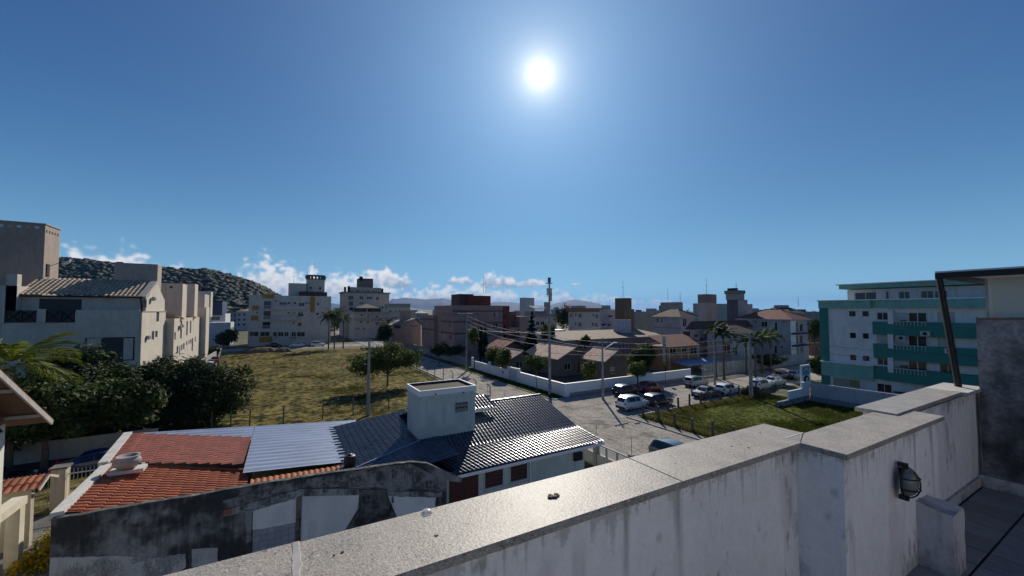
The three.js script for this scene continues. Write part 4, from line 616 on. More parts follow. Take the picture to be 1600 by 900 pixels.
  const gb = building('blue_warehouse', 'white warehouse with dark blue upper storey beside the yellow panelled block', { x0: onZ(326, 500, -175).x, x1: onZ(352, 500, -175).x, z0: -175, z1: -190, y1: onZ(340, 490, -175).y, m: wall(.55, .58, .6), front: rectZ(-175, z8, [[670, 487, 740, 515]]) }); part(gb, 'upper_storey', [bx(onZ(328, 480, -174).x, onZ(347, 480, -174).x, 10, onZ(340, 471, -174).y, -188, -174.5)], std([.02, .04, .09], { roughness: .5 }));
}
// --- white block with ochre panels at the end of the field ---
const Z1 = -152, zA = zm(380, 420, 6.43), pale = wall(.56, .52, .46), ochre = wall(.38, .22, .05);
{
  const R = L => rectZ(Z1, zA, L), x0 = onZ(388, 500, Z1).x, x1 = onZ(517, 500, Z1).x, yt = onZ(450, 462, Z1).y;
  const b = building('apartment_block', 'off white four storey block with ochre panels and rounded roof tower', { x0, x1, z0: Z1, z1: Z1 - 14, y1: yt, m: pale, front: R([[365, 335, 425, 362], [450, 333, 475, 355], [510, 333, 535, 357], [558, 340, 615, 380], [625, 333, 645, 355], [740, 340, 765, 366], [735, 440, 760, 465], [445, 433, 468, 455], [502, 433, 525, 455], [550, 438, 605, 480], [498, 535, 520, 555], [548, 540, 585, 578], [60, 633, 155, 680], [170, 633, 265, 678], [300, 635, 340, 680], [350, 635, 405, 680], [415, 635, 455, 680], [485, 635, 530, 680], [540, 635, 620, 680]]), left: [], right: [] });
  for (const q of R([[90, 368, 157, 415], [80, 470, 150, 520], [190, 255, 312, 297], [160, 680, 293, 738], [672, 280, 720, 440]])) part(b, 'ochre_panel', [fb('front', Z1, q[0], q[1], q[2], q[3], .003, .07)], ochre);
  for (const q of R([[300, 375, 635, 410], [355, 478, 540, 520], [190, 405, 295, 420], [185, 512, 290, 528]])) part(b, 'balcony', [fb('front', Z1, q[0], q[1], q[2], q[3], .003, 1.0)], pale);
  for (const q of R([[210, 325, 280, 400], [205, 425, 275, 505], [195, 535, 270, 600]])) { part(b, 'balcony_door', [fb('front', Z1, q[0], q[1], q[2], q[3], .003, .03)], M.glass); const rl = [fb('front', Z1, q[0] - .3, q[1] + .3, q[2] + 1.0, q[2] + 1.08, .9, .97)]; for (let k = 0; k < 8; k++) rl.push(fb('front', Z1, mix(q[0], q[1], k / 7) - .03, mix(q[0], q[1], k / 7) + .03, q[2], q[2] + 1, .92, .96)); part(b, 'railing', rl, M.frame); }
  const q = R([[455, 138, 640, 265], [565, 228, 850, 278], [640, 100, 835, 235]]);
  part(b, 'roof_house', [bx(q[0][0], q[0][1], yt - .5, q[0][3], Z1 - 10, Z1 - 4)], pale); part(b, 'pergola', [bx(q[1][0], q[1][1], yt, q[1][3], Z1 - 8, Z1 - 2.5)], M.redwood);
  const rx = (q[2][1] - q[2][0]) / 2; part(b, 'roof_tower', [new THREE.CylinderGeometry(rx, rx, q[2][3] - yt, 32).scale(1, 1, .6).translate((q[2][0] + q[2][1]) / 2, (q[2][3] + yt) / 2, Z1 - 6)], pale);
  const pk = []; for (let k = 0; k < 16; k++) { const a = k / 16 * 6.283; pk.push(new THREE.BoxGeometry(.7, 1.0, .4).rotateY(-a).translate((q[2][0] + q[2][1]) / 2 + Math.cos(a) * rx, q[2][3] + .9, Z1 - 6 + Math.sin(a) * rx * .6)); } pk.push(new THREE.CylinderGeometry(rx * 1.05, rx * 1.05, .4, 32).scale(1, 1, .6).translate((q[2][0] + q[2][1]) / 2, q[2][3] + .2, Z1 - 6), new THREE.CylinderGeometry(rx * 1.05, rx * 1.05, .35, 32).scale(1, 1, .6).translate((q[2][0] + q[2][1]) / 2, q[2][3] + 1.55, Z1 - 6));
  part(b, 'tower_crown', pk, M.concreteDark);
  for (const e of R([[675, 175, 695, 195], [770, 178, 792, 200], [590, 190, 625, 212]])) part(b, 'tower_window', [fb('front', Z1 - 6 + rx * .6, e[0], e[1], e[2], e[3], -.5, .02)], M.black);
  for (const [x, y] of [[432, 350], [330, 325], [480, 690], [520, 690], [655, 345], [590, 445], [330, 690], [140, 440]]) acUnit(b, 'front', Z1, 380 + x / 6.43, 420 + y / 6.43);
  one('street_wall', 'low white street wall with dark shrubs before the ochre panelled block', 'wall', [bx(x0 + 8, x1 - 2, 0, 1.9, Z1 + 3, Z1 + 3.25)], wall(.5, .47, .42));
}
antenna('tall thin antenna on the rounded tower of the ochre panelled block', 490.5, 408, 430, 150); antenna('thin antenna on the roof of the ochre panelled block', 459, 424, 442, 150);
// --- stepped block behind, with chimneys ---
{
  const Z = -190, z = zm(520, 420, 6.43), R = L => rectZ(Z, z, L), q = R([[105, 245, 565, 700]])[0], sand = wall(.44, .40, .36);
  const b = building('apartment_block', 'sand coloured stepped block with dark chimneys and roof house', { x0: q[0], x1: q[1], z0: Z, z1: Z - 14, y1: q[3], m: sand, front: R([[155, 270, 208, 312], [160, 325, 205, 372], [268, 275, 310, 308], [265, 335, 308, 352], [340, 278, 400, 305], [435, 280, 465, 315], [165, 385, 205, 420]]) });
  part(b, 'cornice', [bx(q[0] - .6, q[1] + .6, q[3], q[3] + .5, Z - 14, Z + .5)], M.concreteDark);
  const u = R([[185, 185, 495, 245], [275, 92, 418, 195], [122, 178, 142, 238], [160, 170, 180, 230], [503, 195, 520, 248], [280, 72, 312, 95]]);
  part(b, 'set_back_storey', [bx(u[0][0], u[0][1], q[3] + .5, u[0][3], Z - 12, Z - 2)], sand); part(b, 'roof_house', [bx(u[1][0], u[1][1], q[3], u[1][3], Z - 10, Z - 3)], M.concreteDark); for (const k of [2, 3, 4, 5]) part(b, 'chimney', [bx(u[k][0], u[k][1], u[k][2] - 1, u[k][3], Z - 4, Z - 2.6)], M.iron);
  for (const e of R([[245, 210, 270, 235], [355, 212, 370, 235], [410, 222, 430, 240], [448, 228, 475, 243]])) part(b, 'upper_window', [fb('front', Z - 2, e[0], e[1], e[2], e[3], .003, .03)], M.glass);
  const Z2 = -172, R2 = L => rectZ(Z2, z, L), p = R2([[205, 390, 490, 670]])[0];
  const c = building('terraced_block', 'cream block with grey hip roof and long dark balconies on the bend', { x0: p[0], x1: R2([[205, 390, 830, 670]])[0][1], z0: Z2, z1: Z2 - 12, y1: onZ(600, 488, Z2).y, m: wall(.5, .46, .4), front: R2([[278, 455, 300, 475], [345, 465, 365, 488], [430, 470, 458, 500], [270, 525, 298, 545], [340, 528, 366, 548], [425, 535, 460, 560], [620, 480, 650, 497], [230, 590, 245, 610], [255, 590, 270, 612], [305, 590, 330, 612]]) });
  const e = R2([[220, 390, 340, 432], [375, 395, 480, 432], [485, 370, 570, 440], [560, 375, 780, 445], [215, 432, 560, 455], [215, 490, 560, 515], [235, 345, 485, 392], [560, 350, 780, 385]]);
  part(c, 'upper_storey', [bx(e[2][0], e[3][1], e[2][2], e[3][3], Z2 - 10, Z2 - .5)], wall(.55, .5, .43)); for (const k of [0, 1]) part(c, 'balcony_opening', [bx(e[k][0], e[k][1], e[k][2], e[k][3], Z2 - 6, Z2 - .3)], M.black); for (const k of [4, 5]) part(c, 'balcony', [bx(e[k][0], e[k][1], e[k][2], e[k][3], Z2, Z2 + .9)], wall(.36, .33, .29));
  hip(c, e[6][0], e[6][1], Z2 - 10, Z2 + .3, e[6][2], e[6][3] - e[6][2], clay(.17, .16, .14)); part(c, 'flat_roof', [bx(e[7][0], e[7][1], e[7][2], e[7][3], Z2 - 9, Z2)], M.concrete);
  for (const s of R2([[495, 378, 510, 400], [532, 380, 545, 402], [575, 418, 590, 438], [630, 422, 642, 440], [662, 418, 678, 432]])) part(c, 'upper_window', [fb('front', Z2 - .5, s[0], s[1], s[2], s[3], .003, .03)], M.glass);
  const Z3 = -120, R3 = L => rectZ(Z3, z, L), h = R3([[590, 560, 885, 700]])[0];
  const g = building('gabled_house', 'grey house with low gabled sheet roof near the pink building', { x0: h[0], x1: h[1], z0: Z3, z1: Z3 - 11, y1: h[3], m: wall(.33, .28, .24), front: R3([[778, 566, 812, 584], [820, 567, 852, 584], [620, 565, 682, 598, 'b']]) });
  const pk = R3([[610, 500, 890, 560]])[0], px = onZ(520 + 830 / 6.43, 500, Z3).x;
  part(g, 'roof', [quad(V(h[0] - .6, h[3] - .1, Z3 + .7), V(px, pk[3], Z3 + .7), V(px, pk[3], Z3 - 12), V(h[0] - .6, h[3] - .1, Z3 - 12)), quad(V(px, pk[3], Z3 + .7), V(h[1] + .6, h[3], Z3 + .7), V(h[1] + .6, h[3], Z3 - 12), V(px, pk[3], Z3 - 12))], clay(.24, .22, .2), { own: true });
  part(g, 'gable', [poly([[h[0], h[3]], [h[1], h[3]], [px, pk[3] - .12]], .2).translate(0, 0, Z3 - .2)], wall(.33, .28, .24));
  const ch = R3([[728, 420, 820, 500]])[0]; part(g, 'roof_tank', [bx(ch[0], ch[1], h[3], ch[3], Z3 - 7, Z3 - 4)], wall(.36, .29, .25));
}
// --- pink building ---
{
  const z = zm(640, 440, 6.43), pink = wall(.40, .255, .215), band = std([.20, .085, .07]), X = 35.4, zc = onX(710, 500, X).z, R = L => rectX(X, z, L), yA = onX(710, 493.8, X).y;
  const b = thing('pink_apartments', 'faded pink apartment building with dark red bands and red stair tower', 'building', V(42, 0, zc - 8));
  const ZR = L => rectZ(zc, z, L), xa = onZ(746, 500, zc).x, zw = onX(689, 500, X).z;
  wallsOf(b, { x0: X, x1: xa, z0: zc, z1: zw, y1: yA, m: pink, left: R([[335, 408, 350, 460], [397, 412, 412, 462], [330, 528, 356, 578], [400, 535, 420, 585]]), front: ZR([[572, 415, 594, 450], [560, 540, 582, 570]]) });
  const zb0 = onX(678, 500, X).z, zb1 = onX(659, 500, X).z; wallsOf(b, { x0: X, x1: X + 8, z0: zb0, z1: zb1, y1: onX(668, 492.5, X).y, m: pink, left: R([[150, 390, 162, 430], [188, 390, 200, 438], [133, 505, 145, 538], [180, 508, 193, 545]]) });
  part(b, 'link_wall', [bx(X + 1.5, X + 8, 0, yA - .3, zb0 - .2, zw + .2)], pink);
  const zm2 = zc - 4, M2 = L => rectZ(zm2, z, L), q = M2([[430, 240, 940, 700]])[0], yB = q[3]; const q2 = M2([[940, 245, 998, 700]])[0];
  wallsOf(b, { x0: q[0], x1: q[1], z0: zm2, z1: zm2 - 14, y1: yB, m: pink, front: M2([[480, 295, 495, 325], [503, 298, 524, 338], [672, 305, 694, 346], [845, 308, 862, 357], [865, 310, 890, 355, 's'], [840, 420, 886, 470], [700, 410, 715, 450]]) });
  part(b, 'red_wall', [bx(q2[0], q2[1], 0, yB - .05, zm2 - 10, zm2 + .3)], std([.22, .055, .04], { map: T.render }));
  const w3 = M2([[1000, 300, 1120, 700], [1105, 350, 1200, 700]]); part(b, 'recess_wall', [bx(w3[0][0], w3[0][1], 0, w3[0][3], zm2 - 9, zm2 - 2.5)], std([.24, .12, .1], { map: T.render })); part(b, 'end_wall', [bx(w3[1][0], w3[1][1], 0, w3[1][3], zm2 - 9, zm2)], pink);
  for (const e of M2([[1010, 415, 1030, 480], [940, 440, 960, 470], [942, 530, 960, 565], [940, 330, 958, 362], [1150, 435, 1170, 470]])) part(b, 'window', [fb('front', zm2 + (e[0] > q2[1] ? -2.5 : .3), e[0], e[1], e[2], e[3], .003, .04)], M.glass);
  for (let k = 0; k < 2; k++) part(b, 'balcony', [bx(q2[1], w3[0][1], 3.0 + k * 3.1, 3.9 + k * 3.1, zm2 - 2.5, zm2 - .4)], pink);
  const tp = M2([[548, 120, 690, 240], [620, 138, 855, 240]]); part(b, 'stair_tower', [bx(tp[0][0], tp[0][1], yB - 1, tp[0][3], zm2 - 9, zm2 - 3)], std([.09, .055, .05])); part(b, 'tank_room', [bx(tp[1][0], tp[1][1], yB - 1, tp[1][3], zm2 - 8, zm2 - 2.4)], std([.17, .04, .032], { map: T.render }));
  const yb = y => onX(710, 440 + y / 6.43, X).y; for (const y of [405, 523]) { part(b, 'band', [fb('left', X, zw, zc, yb(y) - .22, yb(y) + .22, .003, .06), fb('front', zc, X - .06, xa, yb(y) - .22, yb(y) + .22, .003, .06)], band); part(b, 'band', [fb('left', X, zb1, zb0, yb(y - 12) - .22, yb(y - 12) + .22, .003, .06)], band); }
  for (const y of [296, 410, 532]) { const yy = onZ(790, 440 + y / 6.43, zm2).y; part(b, 'band', [fb('front', zm2, q[0], q[1], yy - .2, yy + .2, .003, .06)], band); }
  antenna('pair of thin antennas above the red stair tower, taller one', 755.5, 432, 459, 110); antenna('pair of thin antennas above the red stair tower, shorter one', 759, 440, 460, 110);
  one('street_wall', 'dark grey street wall with shrubs before the pink apartments', 'wall', [bx(33.0, 33.2, 0, 1.6, -125, -76)], wall(.3, .3, .3));
}
// --- towers and blocks behind, placed by near corner: px of corner, metres ahead, px of left end, px of right end, top py ---
function corner(pxc, fw, pxL, pxR, pyT) { const c = atF(pxc, 486, fw), x1 = onZ(Math.max(pxR, pxc + .5), 486, c.z).x, z1 = pxL < pxc - .4 ? onX(pxL, 486, c.x).z : c.z - 8; return { x0: c.x, x1: Math.max(x1, c.x + .4), z0: c.z, z1: Math.min(z1, c.z - .5), y1: atF(pxc, pyT, fw).y }; }
function cblock(name, label, a, m, o = {}) { const k = corner(...a); if (o.front) k.front = rectZ(k.z0, o.z, o.front); if (o.left) k.left = rectX(k.x0, o.z, o.left); const b = building(name, label, { ...k, m, ...o.b, group: o.group }); b.K = k; return b; }
const z4 = zm(760, 440, 6.43), z5 = zm(880, 440, 6.43), z6 = zm(1000, 440, 6.43), z7 = zm(1130, 440, 6.43);
const dim = wall(.38, .37, .36), dim2 = wall(.30, .29, .28), brown = wall(.2, .125, .075), cool = wall(.46, .48, .5);
{
  const a = cblock('white_tower_house', 'pale stair tower beside the house with solar panels', [816, 150, 812, 835, 465], wall(.5, .5, .49), { z: z4, front: [[350, 320, 382, 365]] });
  const b = cblock('solar_house', 'white house with tilted solar panels and long grey balcony', [836, 140, 834, 870, 494], wall(.5, .5, .48), { z: z4, front: [[500, 400, 532, 440], [545, 400, 585, 440], [505, 455, 530, 480], [620, 400, 640, 425]] }); const k = b.K;
  part(b, 'balcony', [bx(k.x0, k.x1, k.y1 - .2, k.y1 + .9, k.z0, k.z0 + .8)], dim2); part(b, 'upper_storey', [bx(k.x0, k.x1 - 2.5, k.y1, onZ(850, 486, k.z0).y, k.z0 - 7, k.z0 - .8)], dim2);
  const s0 = onZ(834, 476, k.z0), s1 = onZ(858, 482, k.z0); for (let i = 0; i < 3; i++) for (let j = 0; j < 2; j++) { const p = part(b, 'solar_panel', new THREE.BoxGeometry(1.7, .06, 1.9).rotateX(.2).translate(s0.x + 1 + i * 1.85, s0.y - .6 - j * .45, k.z0 - 3 + j * 2), std([.012, .014, .03], { roughness: .12 })); part(p, 'panel_frame', [bx(s0.x + .1 + i * 1.85, s0.x + 1.9 + i * 1.85, s0.y - 1.1 - j * .45, s0.y - 1.02 - j * .45, k.z0 - 3 + j * 2 - .9, k.z0 - 3 + j * 2 + .9)], M.steel); }
  cblock('roof_tank_house', 'small dark roof tank house behind the mast', [851, 170, 850, 860, 472], dim2);
  const wb = cblock('apartment_block', 'white three storey block with dark brown roof band behind trees', [890, 118, 888, 939, 483], wall(.46, .44, .42), { z: z5, front: [[68, 318, 97, 360], [118, 318, 136, 345], [155, 320, 188, 363], [295, 322, 310, 352], [325, 328, 350, 370], [66, 405, 97, 447], [118, 408, 134, 435], [152, 410, 185, 455], [290, 415, 310, 442], [320, 415, 346, 462]] });
  { const k = wb.K; part(wb, 'roof_fascia', [bx(k.x0 - .5, k.x1 + .5, k.y1 - .9, k.y1 + .35, k.z1 - .5, k.z0 + .5)], brown); part(wb, 'roof_tank', [bx(onZ(911, 480, k.z0).x, onZ(922, 480, k.z0).x, k.y1 + .35, k.y1 + 1.1, k.z0 - 6, k.z0 - 2)], dim2); }
  cblock('apartment_block', 'pale rendered block with red brick balcony next to the brown tower', [939, 110, 937, 967, 484], cool, { z: z5, front: [[390, 420, 425, 447], [450, 425, 482, 448], [455, 335, 495, 360]] });
  cblock('roof_tank_house', 'grey roof tank house above the pale rendered block', [942, 125, 940, 954, 477], dim2);
  const bt = cblock('brown_tower', 'tall brown water tower with lower ochre step', [977, 105, 961, 987, 465.5], brown, {}); antenna('thin antenna on top of the brown water tower', 973.5, 437, 464, 112);
  cblock('brown_tower_step', 'ochre lower step attached to the brown water tower', [978, 100, 976, 991, 483], wall(.24, .15, .085));
  cblock('white_box_house', 'blank white box house in front of the brown tower', [973, 92, 958, 986, 499.5], cool);
  cblock('apartment_block', 'sandy low block behind the brown water tower', [988, 140, 986, 1012, 487], wall(.36, .33, .28));
  cblock('roof_tank_house', 'flat dark roof house on the skyline behind the sandy block', [1011, 160, 1010, 1026, 482], dim2);
  cblock('roof_tank_house', 'wide grey roof house above the tiled hip roof', [1060, 135, 1032, 1067, 472], wall(.28, .3, .27)); antenna('thin antenna over the wide grey roof house', 1043.5, 449, 471, 140); antenna('leaning antenna beside the wide grey roof house', 1063, 456, 474, 120);
  const tw = cblock('water_tower', 'square two tone water tower of pale render and brown top', [1105, 105, 1091, 1119.5, 473], wall(.4, .34, .32)); const K = corner(1105, 105, 1091, 1119.5, 473); part(tw, 'tower_top', [bx(K.x0 - .06, K.x1 + .06, K.y1 - .01, atF(1105, 459.5, 105).y, K.z1 - .06, K.z0 + .06)], wall(.24, .19, .17)); antenna('tall thin antenna on the two tone water tower', 1104, 434, 460, 110);
  cblock('apartment_block', 'slope roofed pale block behind the two tone water tower', [1090, 150, 1083, 1137, 474], wall(.34, .36, .33));
  const dk = cblock('dark_tower', 'tall dark grey stair tower with pale side and banded top', [1153, 100, 1136, 1168, 468], wall(.10, .105, .12)); const D = corner(1153, 100, 1136, 1168, 468); part(dk, 'pale_side', [bx(D.x0 + .05, D.x1, D.y1 - 7.5, D.y1 - .1, D.z0, D.z0 + .05)], dim); part(dk, 'top_storey', [bx(D.x0 - .1, D.x0 + (D.x1 - D.x0) * .62, D.y1, atF(1150, 459, 100).y, D.z1 - .2, D.z0 + .2)], wall(.33, .31, .29)); part(dk, 'top_band', [bx(D.x0 - .4, D.x0 + (D.x1 - D.x0) * .66, atF(1150, 459, 100).y, atF(1150, 453.5, 100).y, D.z1 - .4, D.z0 + .4)], wall(.2, .185, .18)); part(dk, 'tank', [bx(D.x0 + .6, D.x0 + 2, atF(1150, 453.5, 100).y, atF(1150, 449.5, 100).y, D.z0 - 3, D.z0 - 1)], M.iron); antenna('pair of antennas on the dark stair tower', 1150.5, 441, 453, 100);
  cblock('apartment_block', 'narrow pale block touching the dark stair tower', [1169, 110, 1168, 1176, 475], dim);
  for (const [a, lab, m] of [[[1180, 190, 1179, 1216, 484], 'low grey block on the skyline between the dark tower and the red hip roof', dim2], [[1258, 170, 1257, 1290, 487], 'long grey flat roofed block beside the teal building', dim2]]) cblock('apartment_block', lab, a, m);
  { const p = atF(1243, 486, 125), b = thing('gabled_tower', 'dark hip roofed stair house with flat cap on the skyline', 'tower', V(p.x, 0, p.z)); part(b, 'wall_panel', [bx(p.x - 4, p.x + 4, 0, 11, p.z - 8, p.z)], dim2); hip(b, p.x - 5, p.x + 5, p.z - 9, p.z + 1, 11.0, atF(1243, 478, 125).y - 10.8, clay(.09, .045, .035)); part(b, 'cap', [bx(p.x - 1.6, p.x + 1.6, atF(1243, 481, 125).y - .6, atF(1243, 478, 125).y + .3, p.z - 5.6, p.z - 2.6)], dim2); antenna('thin antenna on the hip roofed stair house', 1247.5, 464, 479, 125); }
}
// --- tiled apartment houses across the cross street ---
{
  const lilac = wall(.42, .40, .42), K = corner(1063, 94, 1021, 1085, 495);
  const b = building('tiled_apartments', 'pale lilac apartment house with brown hip roof and recessed balconies', { ...K, m: lilac, roof: 'hip', rise: 2.0, over: .8, rm: clay(.15, .085, .065), left: rectX(K.x0, z6, [[168, 362, 183, 412], [210, 365, 222, 413], [280, 365, 315, 418, 's']]), front: rectZ(K.z0, z6, [[430, 370, 468, 450], [430, 500, 515, 570, 'b']]) });
  part(b, 'band', [fb('left', K.x0, K.z1, K.z0, onX(1040, 512, K.x0).y - .15, onX(1040, 512, K.x0).y + .15, .003, .06)], dim2);
  const K2 = corner(1081, 84, 1079, 1105, 515), b2 = building('tiled_apartments', 'pale lilac apartment house behind the palms, lower brown roof', { ...K2, x1: K2.x0 + 22, m: lilac, roof: 'hip', rise: 1.7, over: .7, rm: clay(.13, .075, .06), front: rectZ(K2.z0, z6, [[545, 525, 580, 560], [605, 560, 640, 610], [690, 570, 720, 610]]) });
  const K3 = corner(1143, 79, 1104, 1178, 520), b3 = building('tiled_apartments', 'grey white apartment house with glazed balconies behind the tall palms', { ...K3, m: wall(.4, .42, .44), roof: 'hip', rise: 1.6, over: .6, rm: clay(.13, .07, .055), left: rectX(K3.x0, z6, [[670, 550, 700, 610], [672, 655, 700, 745], [830, 620, 905, 720]]), front: rectZ(K3.z0, z7, [[100, 520, 145, 600], [95, 660, 145, 745], [260, 515, 300, 560], [150, 790, 180, 830], [185, 790, 215, 830], [30, 795, 65, 850]]) });
  for (const [a, c2] of [[604, 0], [730, 0]]) part(b3, 'band', [fb('left', K3.x0, K3.z1, K3.z0, onX(1125, 440 + a / 6.43, K3.x0).y - .12, onX(1125, 440 + a / 6.43, K3.x0).y + .12, .003, .5)], dim2);
  const K4 = corner(1235, 88, 1155, 1262, 499), R4 = L => rectX(K4.x0, z7, L);
  const b4 = building('tiled_apartments', 'grey three storey apartments with red clay hip roof and blue balcony slabs', { ...K4, m: wall(.4, .43, .46), roof: 'hip', rise: 2.3, over: .7, rm: clay(.24, .085, .055), left: R4([[380, 402, 443, 456], [515, 408, 542, 495], [512, 645, 540, 725]]), front: rectZ(K4.z0, z7, [[725, 410, 752, 510], [725, 540, 752, 630], [725, 655, 752, 745], [770, 425, 805, 500], [770, 540, 800, 620], [775, 660, 805, 740]]) });
  for (const y of [522, 642]) { const yy = onZ(1240, 440 + y / 6.43, K4.z0).y; part(b4, 'balcony_slab', [fb('front', K4.z0, K4.x0 - .05, onZ(1256, 500, K4.z0).x, yy - .18, yy + .18, .003, 1.1)], std([.05, .06, .1])); }
  for (const [x, y] of [[618, 408], [600, 547], [600, 655], [338, 405]]) acUnit(b4, 'left', K4.x0, 1130 + x / 6.43, 440 + y / 6.43);
  part(b4, 'white_pier', [fb('front', K4.z0, onZ(1234.5, 500, K4.z0).x, onZ(1242.5, 500, K4.z0).x, 0, K4.y1 - .3, .003, .08)], M.white);
  const K5 = corner(1268, 100, 1262, 1287, 535); const b5 = building('brick_house', 'orange brick house with red roof beside the teal building', { ...K5, cat: 'house', m: std([.28, .12, .06], { map: T.render }), roof: 'hip', rise: 2.4, over: .5, rm: clay(.25, .07, .045), front: rectZ(K5.z0, z7, [[915, 655, 940, 710], [960, 660, 985, 715]]) });
}
// --- houses and shed behind the white street wall ---
function gableHouse(label, x0, x1, zf, zb, ye, yr, m, rm, faces = {}) {   // ridge along z; the left slope shows
  const h = thing('bungalow', label, 'house', V((x0 + x1) / 2, 0, (zf + zb) / 2)), xm = (x0 + x1) / 2, o = .6;
  wallsOf(h, { x0: x0 + o, x1: x1 - o, z0: zf - o, z1: zb + o, y1: ye, m, ...faces });
  const th = .12, sl = (A, B, Cc, D) => { const n = [A, B, Cc, D].map(p => p.clone().add(V(0, -th, 0))); return [quad(A, B, Cc, D), quad(n[0], n[1], B, A), quad(n[1], n[2], Cc, B), quad(n[3], n[2], n[1], n[0])]; };
  part(h, 'roof', sl(V(x0, ye, zb), V(x0, ye, zf), V(xm, yr, zf), V(xm, yr, zb)), rm, { own: true }); part(h, 'roof', sl(V(x1, ye, zf), V(x1, ye, zb), V(xm, yr, zb), V(xm, yr, zf)), rm, { own: true });
  part(h, 'ridge_tiles', [bar(V(xm, yr, zf), V(xm, yr, zb), .12)], rm);
  part(h, 'gable', [poly([[x0 + o, ye - .02], [x1 - o, ye - .02], [xm, yr - .2 - .25]], .2).translate(0, 0, zf - o - .2)], m); return h;
}
{
  const tan = clay(.66, .47, .35, .06), red = clay(.30, .12, .085, .05), dk = wall(.15, .135, .12);  // dk: dark wall colour stands in for shade of deep eaves and porches
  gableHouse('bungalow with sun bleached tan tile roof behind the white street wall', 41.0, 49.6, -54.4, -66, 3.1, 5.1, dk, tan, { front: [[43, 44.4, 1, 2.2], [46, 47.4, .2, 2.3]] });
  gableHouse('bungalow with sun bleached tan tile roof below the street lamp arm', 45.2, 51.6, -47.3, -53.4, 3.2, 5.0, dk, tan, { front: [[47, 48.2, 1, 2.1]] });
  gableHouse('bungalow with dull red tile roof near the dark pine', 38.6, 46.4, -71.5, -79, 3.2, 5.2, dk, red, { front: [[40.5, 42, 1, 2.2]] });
  gableHouse('small lean bungalow with darker tan roof by the white gate', 36.0, 41.6, -62, -69, 2.7, 4.0, dk, clay(.4, .3, .24), { front: [[37.5, 39, .9, 2]] });  // roof clay set darker than on the other tan roofs
  const a = G(884, 572), K = { x0: atF(880, 500, 88).x, z0: atF(880, 500, 88).z };
  // long grey store with brown sheet roof
  const zs = -61.5, s = thing('grey_store', 'long low grey store with brown corrugated roof', 'shed', V(60, 0, zs - 6)), sx0 = onZ(880, 530, zs).x, sx1 = onZ(1042, 540, zs).x, sy = onZ(920, 530, zs).y;
  part(s, 'wall_panel', [bx(sx0, sx1, 0, sy, zs - .2, zs), bx(sx0, sx0 + .2, 0, sy, zs - 16, zs - .2), bx(sx1 - .2, sx1, 0, sy, zs - 16, zs - .2)], wall(.2, .2, .22));
  const pv = []; for (let x = sx0; x < sx1; x += 1.1) pv.push(bx(x, x + .14, 0, sy - .1, zs + .002, zs + .08)); part(s, 'wall_rib', pv, wall(.17, .17, .19));
  part(s, 'roof', [quad(V(sx0 - .3, sy, zs + .4), V(sx1 + .3, sy, zs + .4), V(sx1 + .3, sy + 1.2, zs - 10), V(sx0 - .3, sy + 1.2, zs - 10))], clay(.24, .17, .11, .03), { own: true });
  part(s, 'white_sheet', [bx(onZ(868, 520, zs - 9).x, onZ(888, 520, zs - 9).x, sy + 1.0, sy + 1.5, zs - 14, zs - 10)], M.white);
  // ochre house with blue awning
  const zo = -49.2, R = L => rectZ(zo, z6, L), q = R([[275, 645, 585, 900]])[0];
  const o = building('ochre_house', 'ochre house with red tile roof and white window frames', { x0: q[0], x1: q[1], z0: zo, z1: zo - 8, y1: q[3], m: std([.32, .17, .06], { map: T.render }), cat: 'house', front: R([[298, 660, 365, 742], [425, 655, 472, 720], [512, 655, 577, 728]]) });
  const r = R([[255, 545, 650, 640]])[0]; part(o, 'roof', [quad(V(q[0] - .3, q[3], zo + .6), V(r[1], q[3], zo + .6), V(onZ(1070, 530, zo - 4).x, r[3], zo - 4.5), V(q[0] - .3, r[3], zo - 4.5))], clay(.22, .085, .05), { own: true }); for (const x of [293, 415, 480, 582]) { const p = R([[x - 4, 645, x + 4, 780]])[0]; part(o, 'pilaster', [fb('front', zo, p[0], p[1], 0, p[3], .003, .08)], wall(.5, .46, .4)); }
  part(o, 'chimney', [bx(q[0] - .1, q[0] + .2, q[3] - 3, r[3] + .1, zo - 1, zo - .4)], M.whiteDull);
  const aw = thing('sheet_awning', 'scalloped pale blue sheet awning over the yard below the ochre house', 'awning', V(q[0] + 4, 0, zo + 3)), ah = onZ(1075, 568, zo + 2.5).y;
  part(aw, 'canopy', tileRoof(V(q[0] - .2, ah - .35, zo + 4.5), V(q[1] + 4, ah - .35, zo + 4.5), V(q[1] + 4, ah + .3, zo + .4), V(q[0] - .2, ah + .3, zo + .4), 1.6, 5, .22, 0, 12), std([.22, .29, .38], { roughness: .5 }), { own: true }); for (let k = 0; k < 6; k++) part(aw, 'post', [bar(V(q[0] + k * 2.4, 0, zo + 4.3), V(q[0] + k * 2.4, ah - .3, zo + 4.3), .05)], M.iron);
}
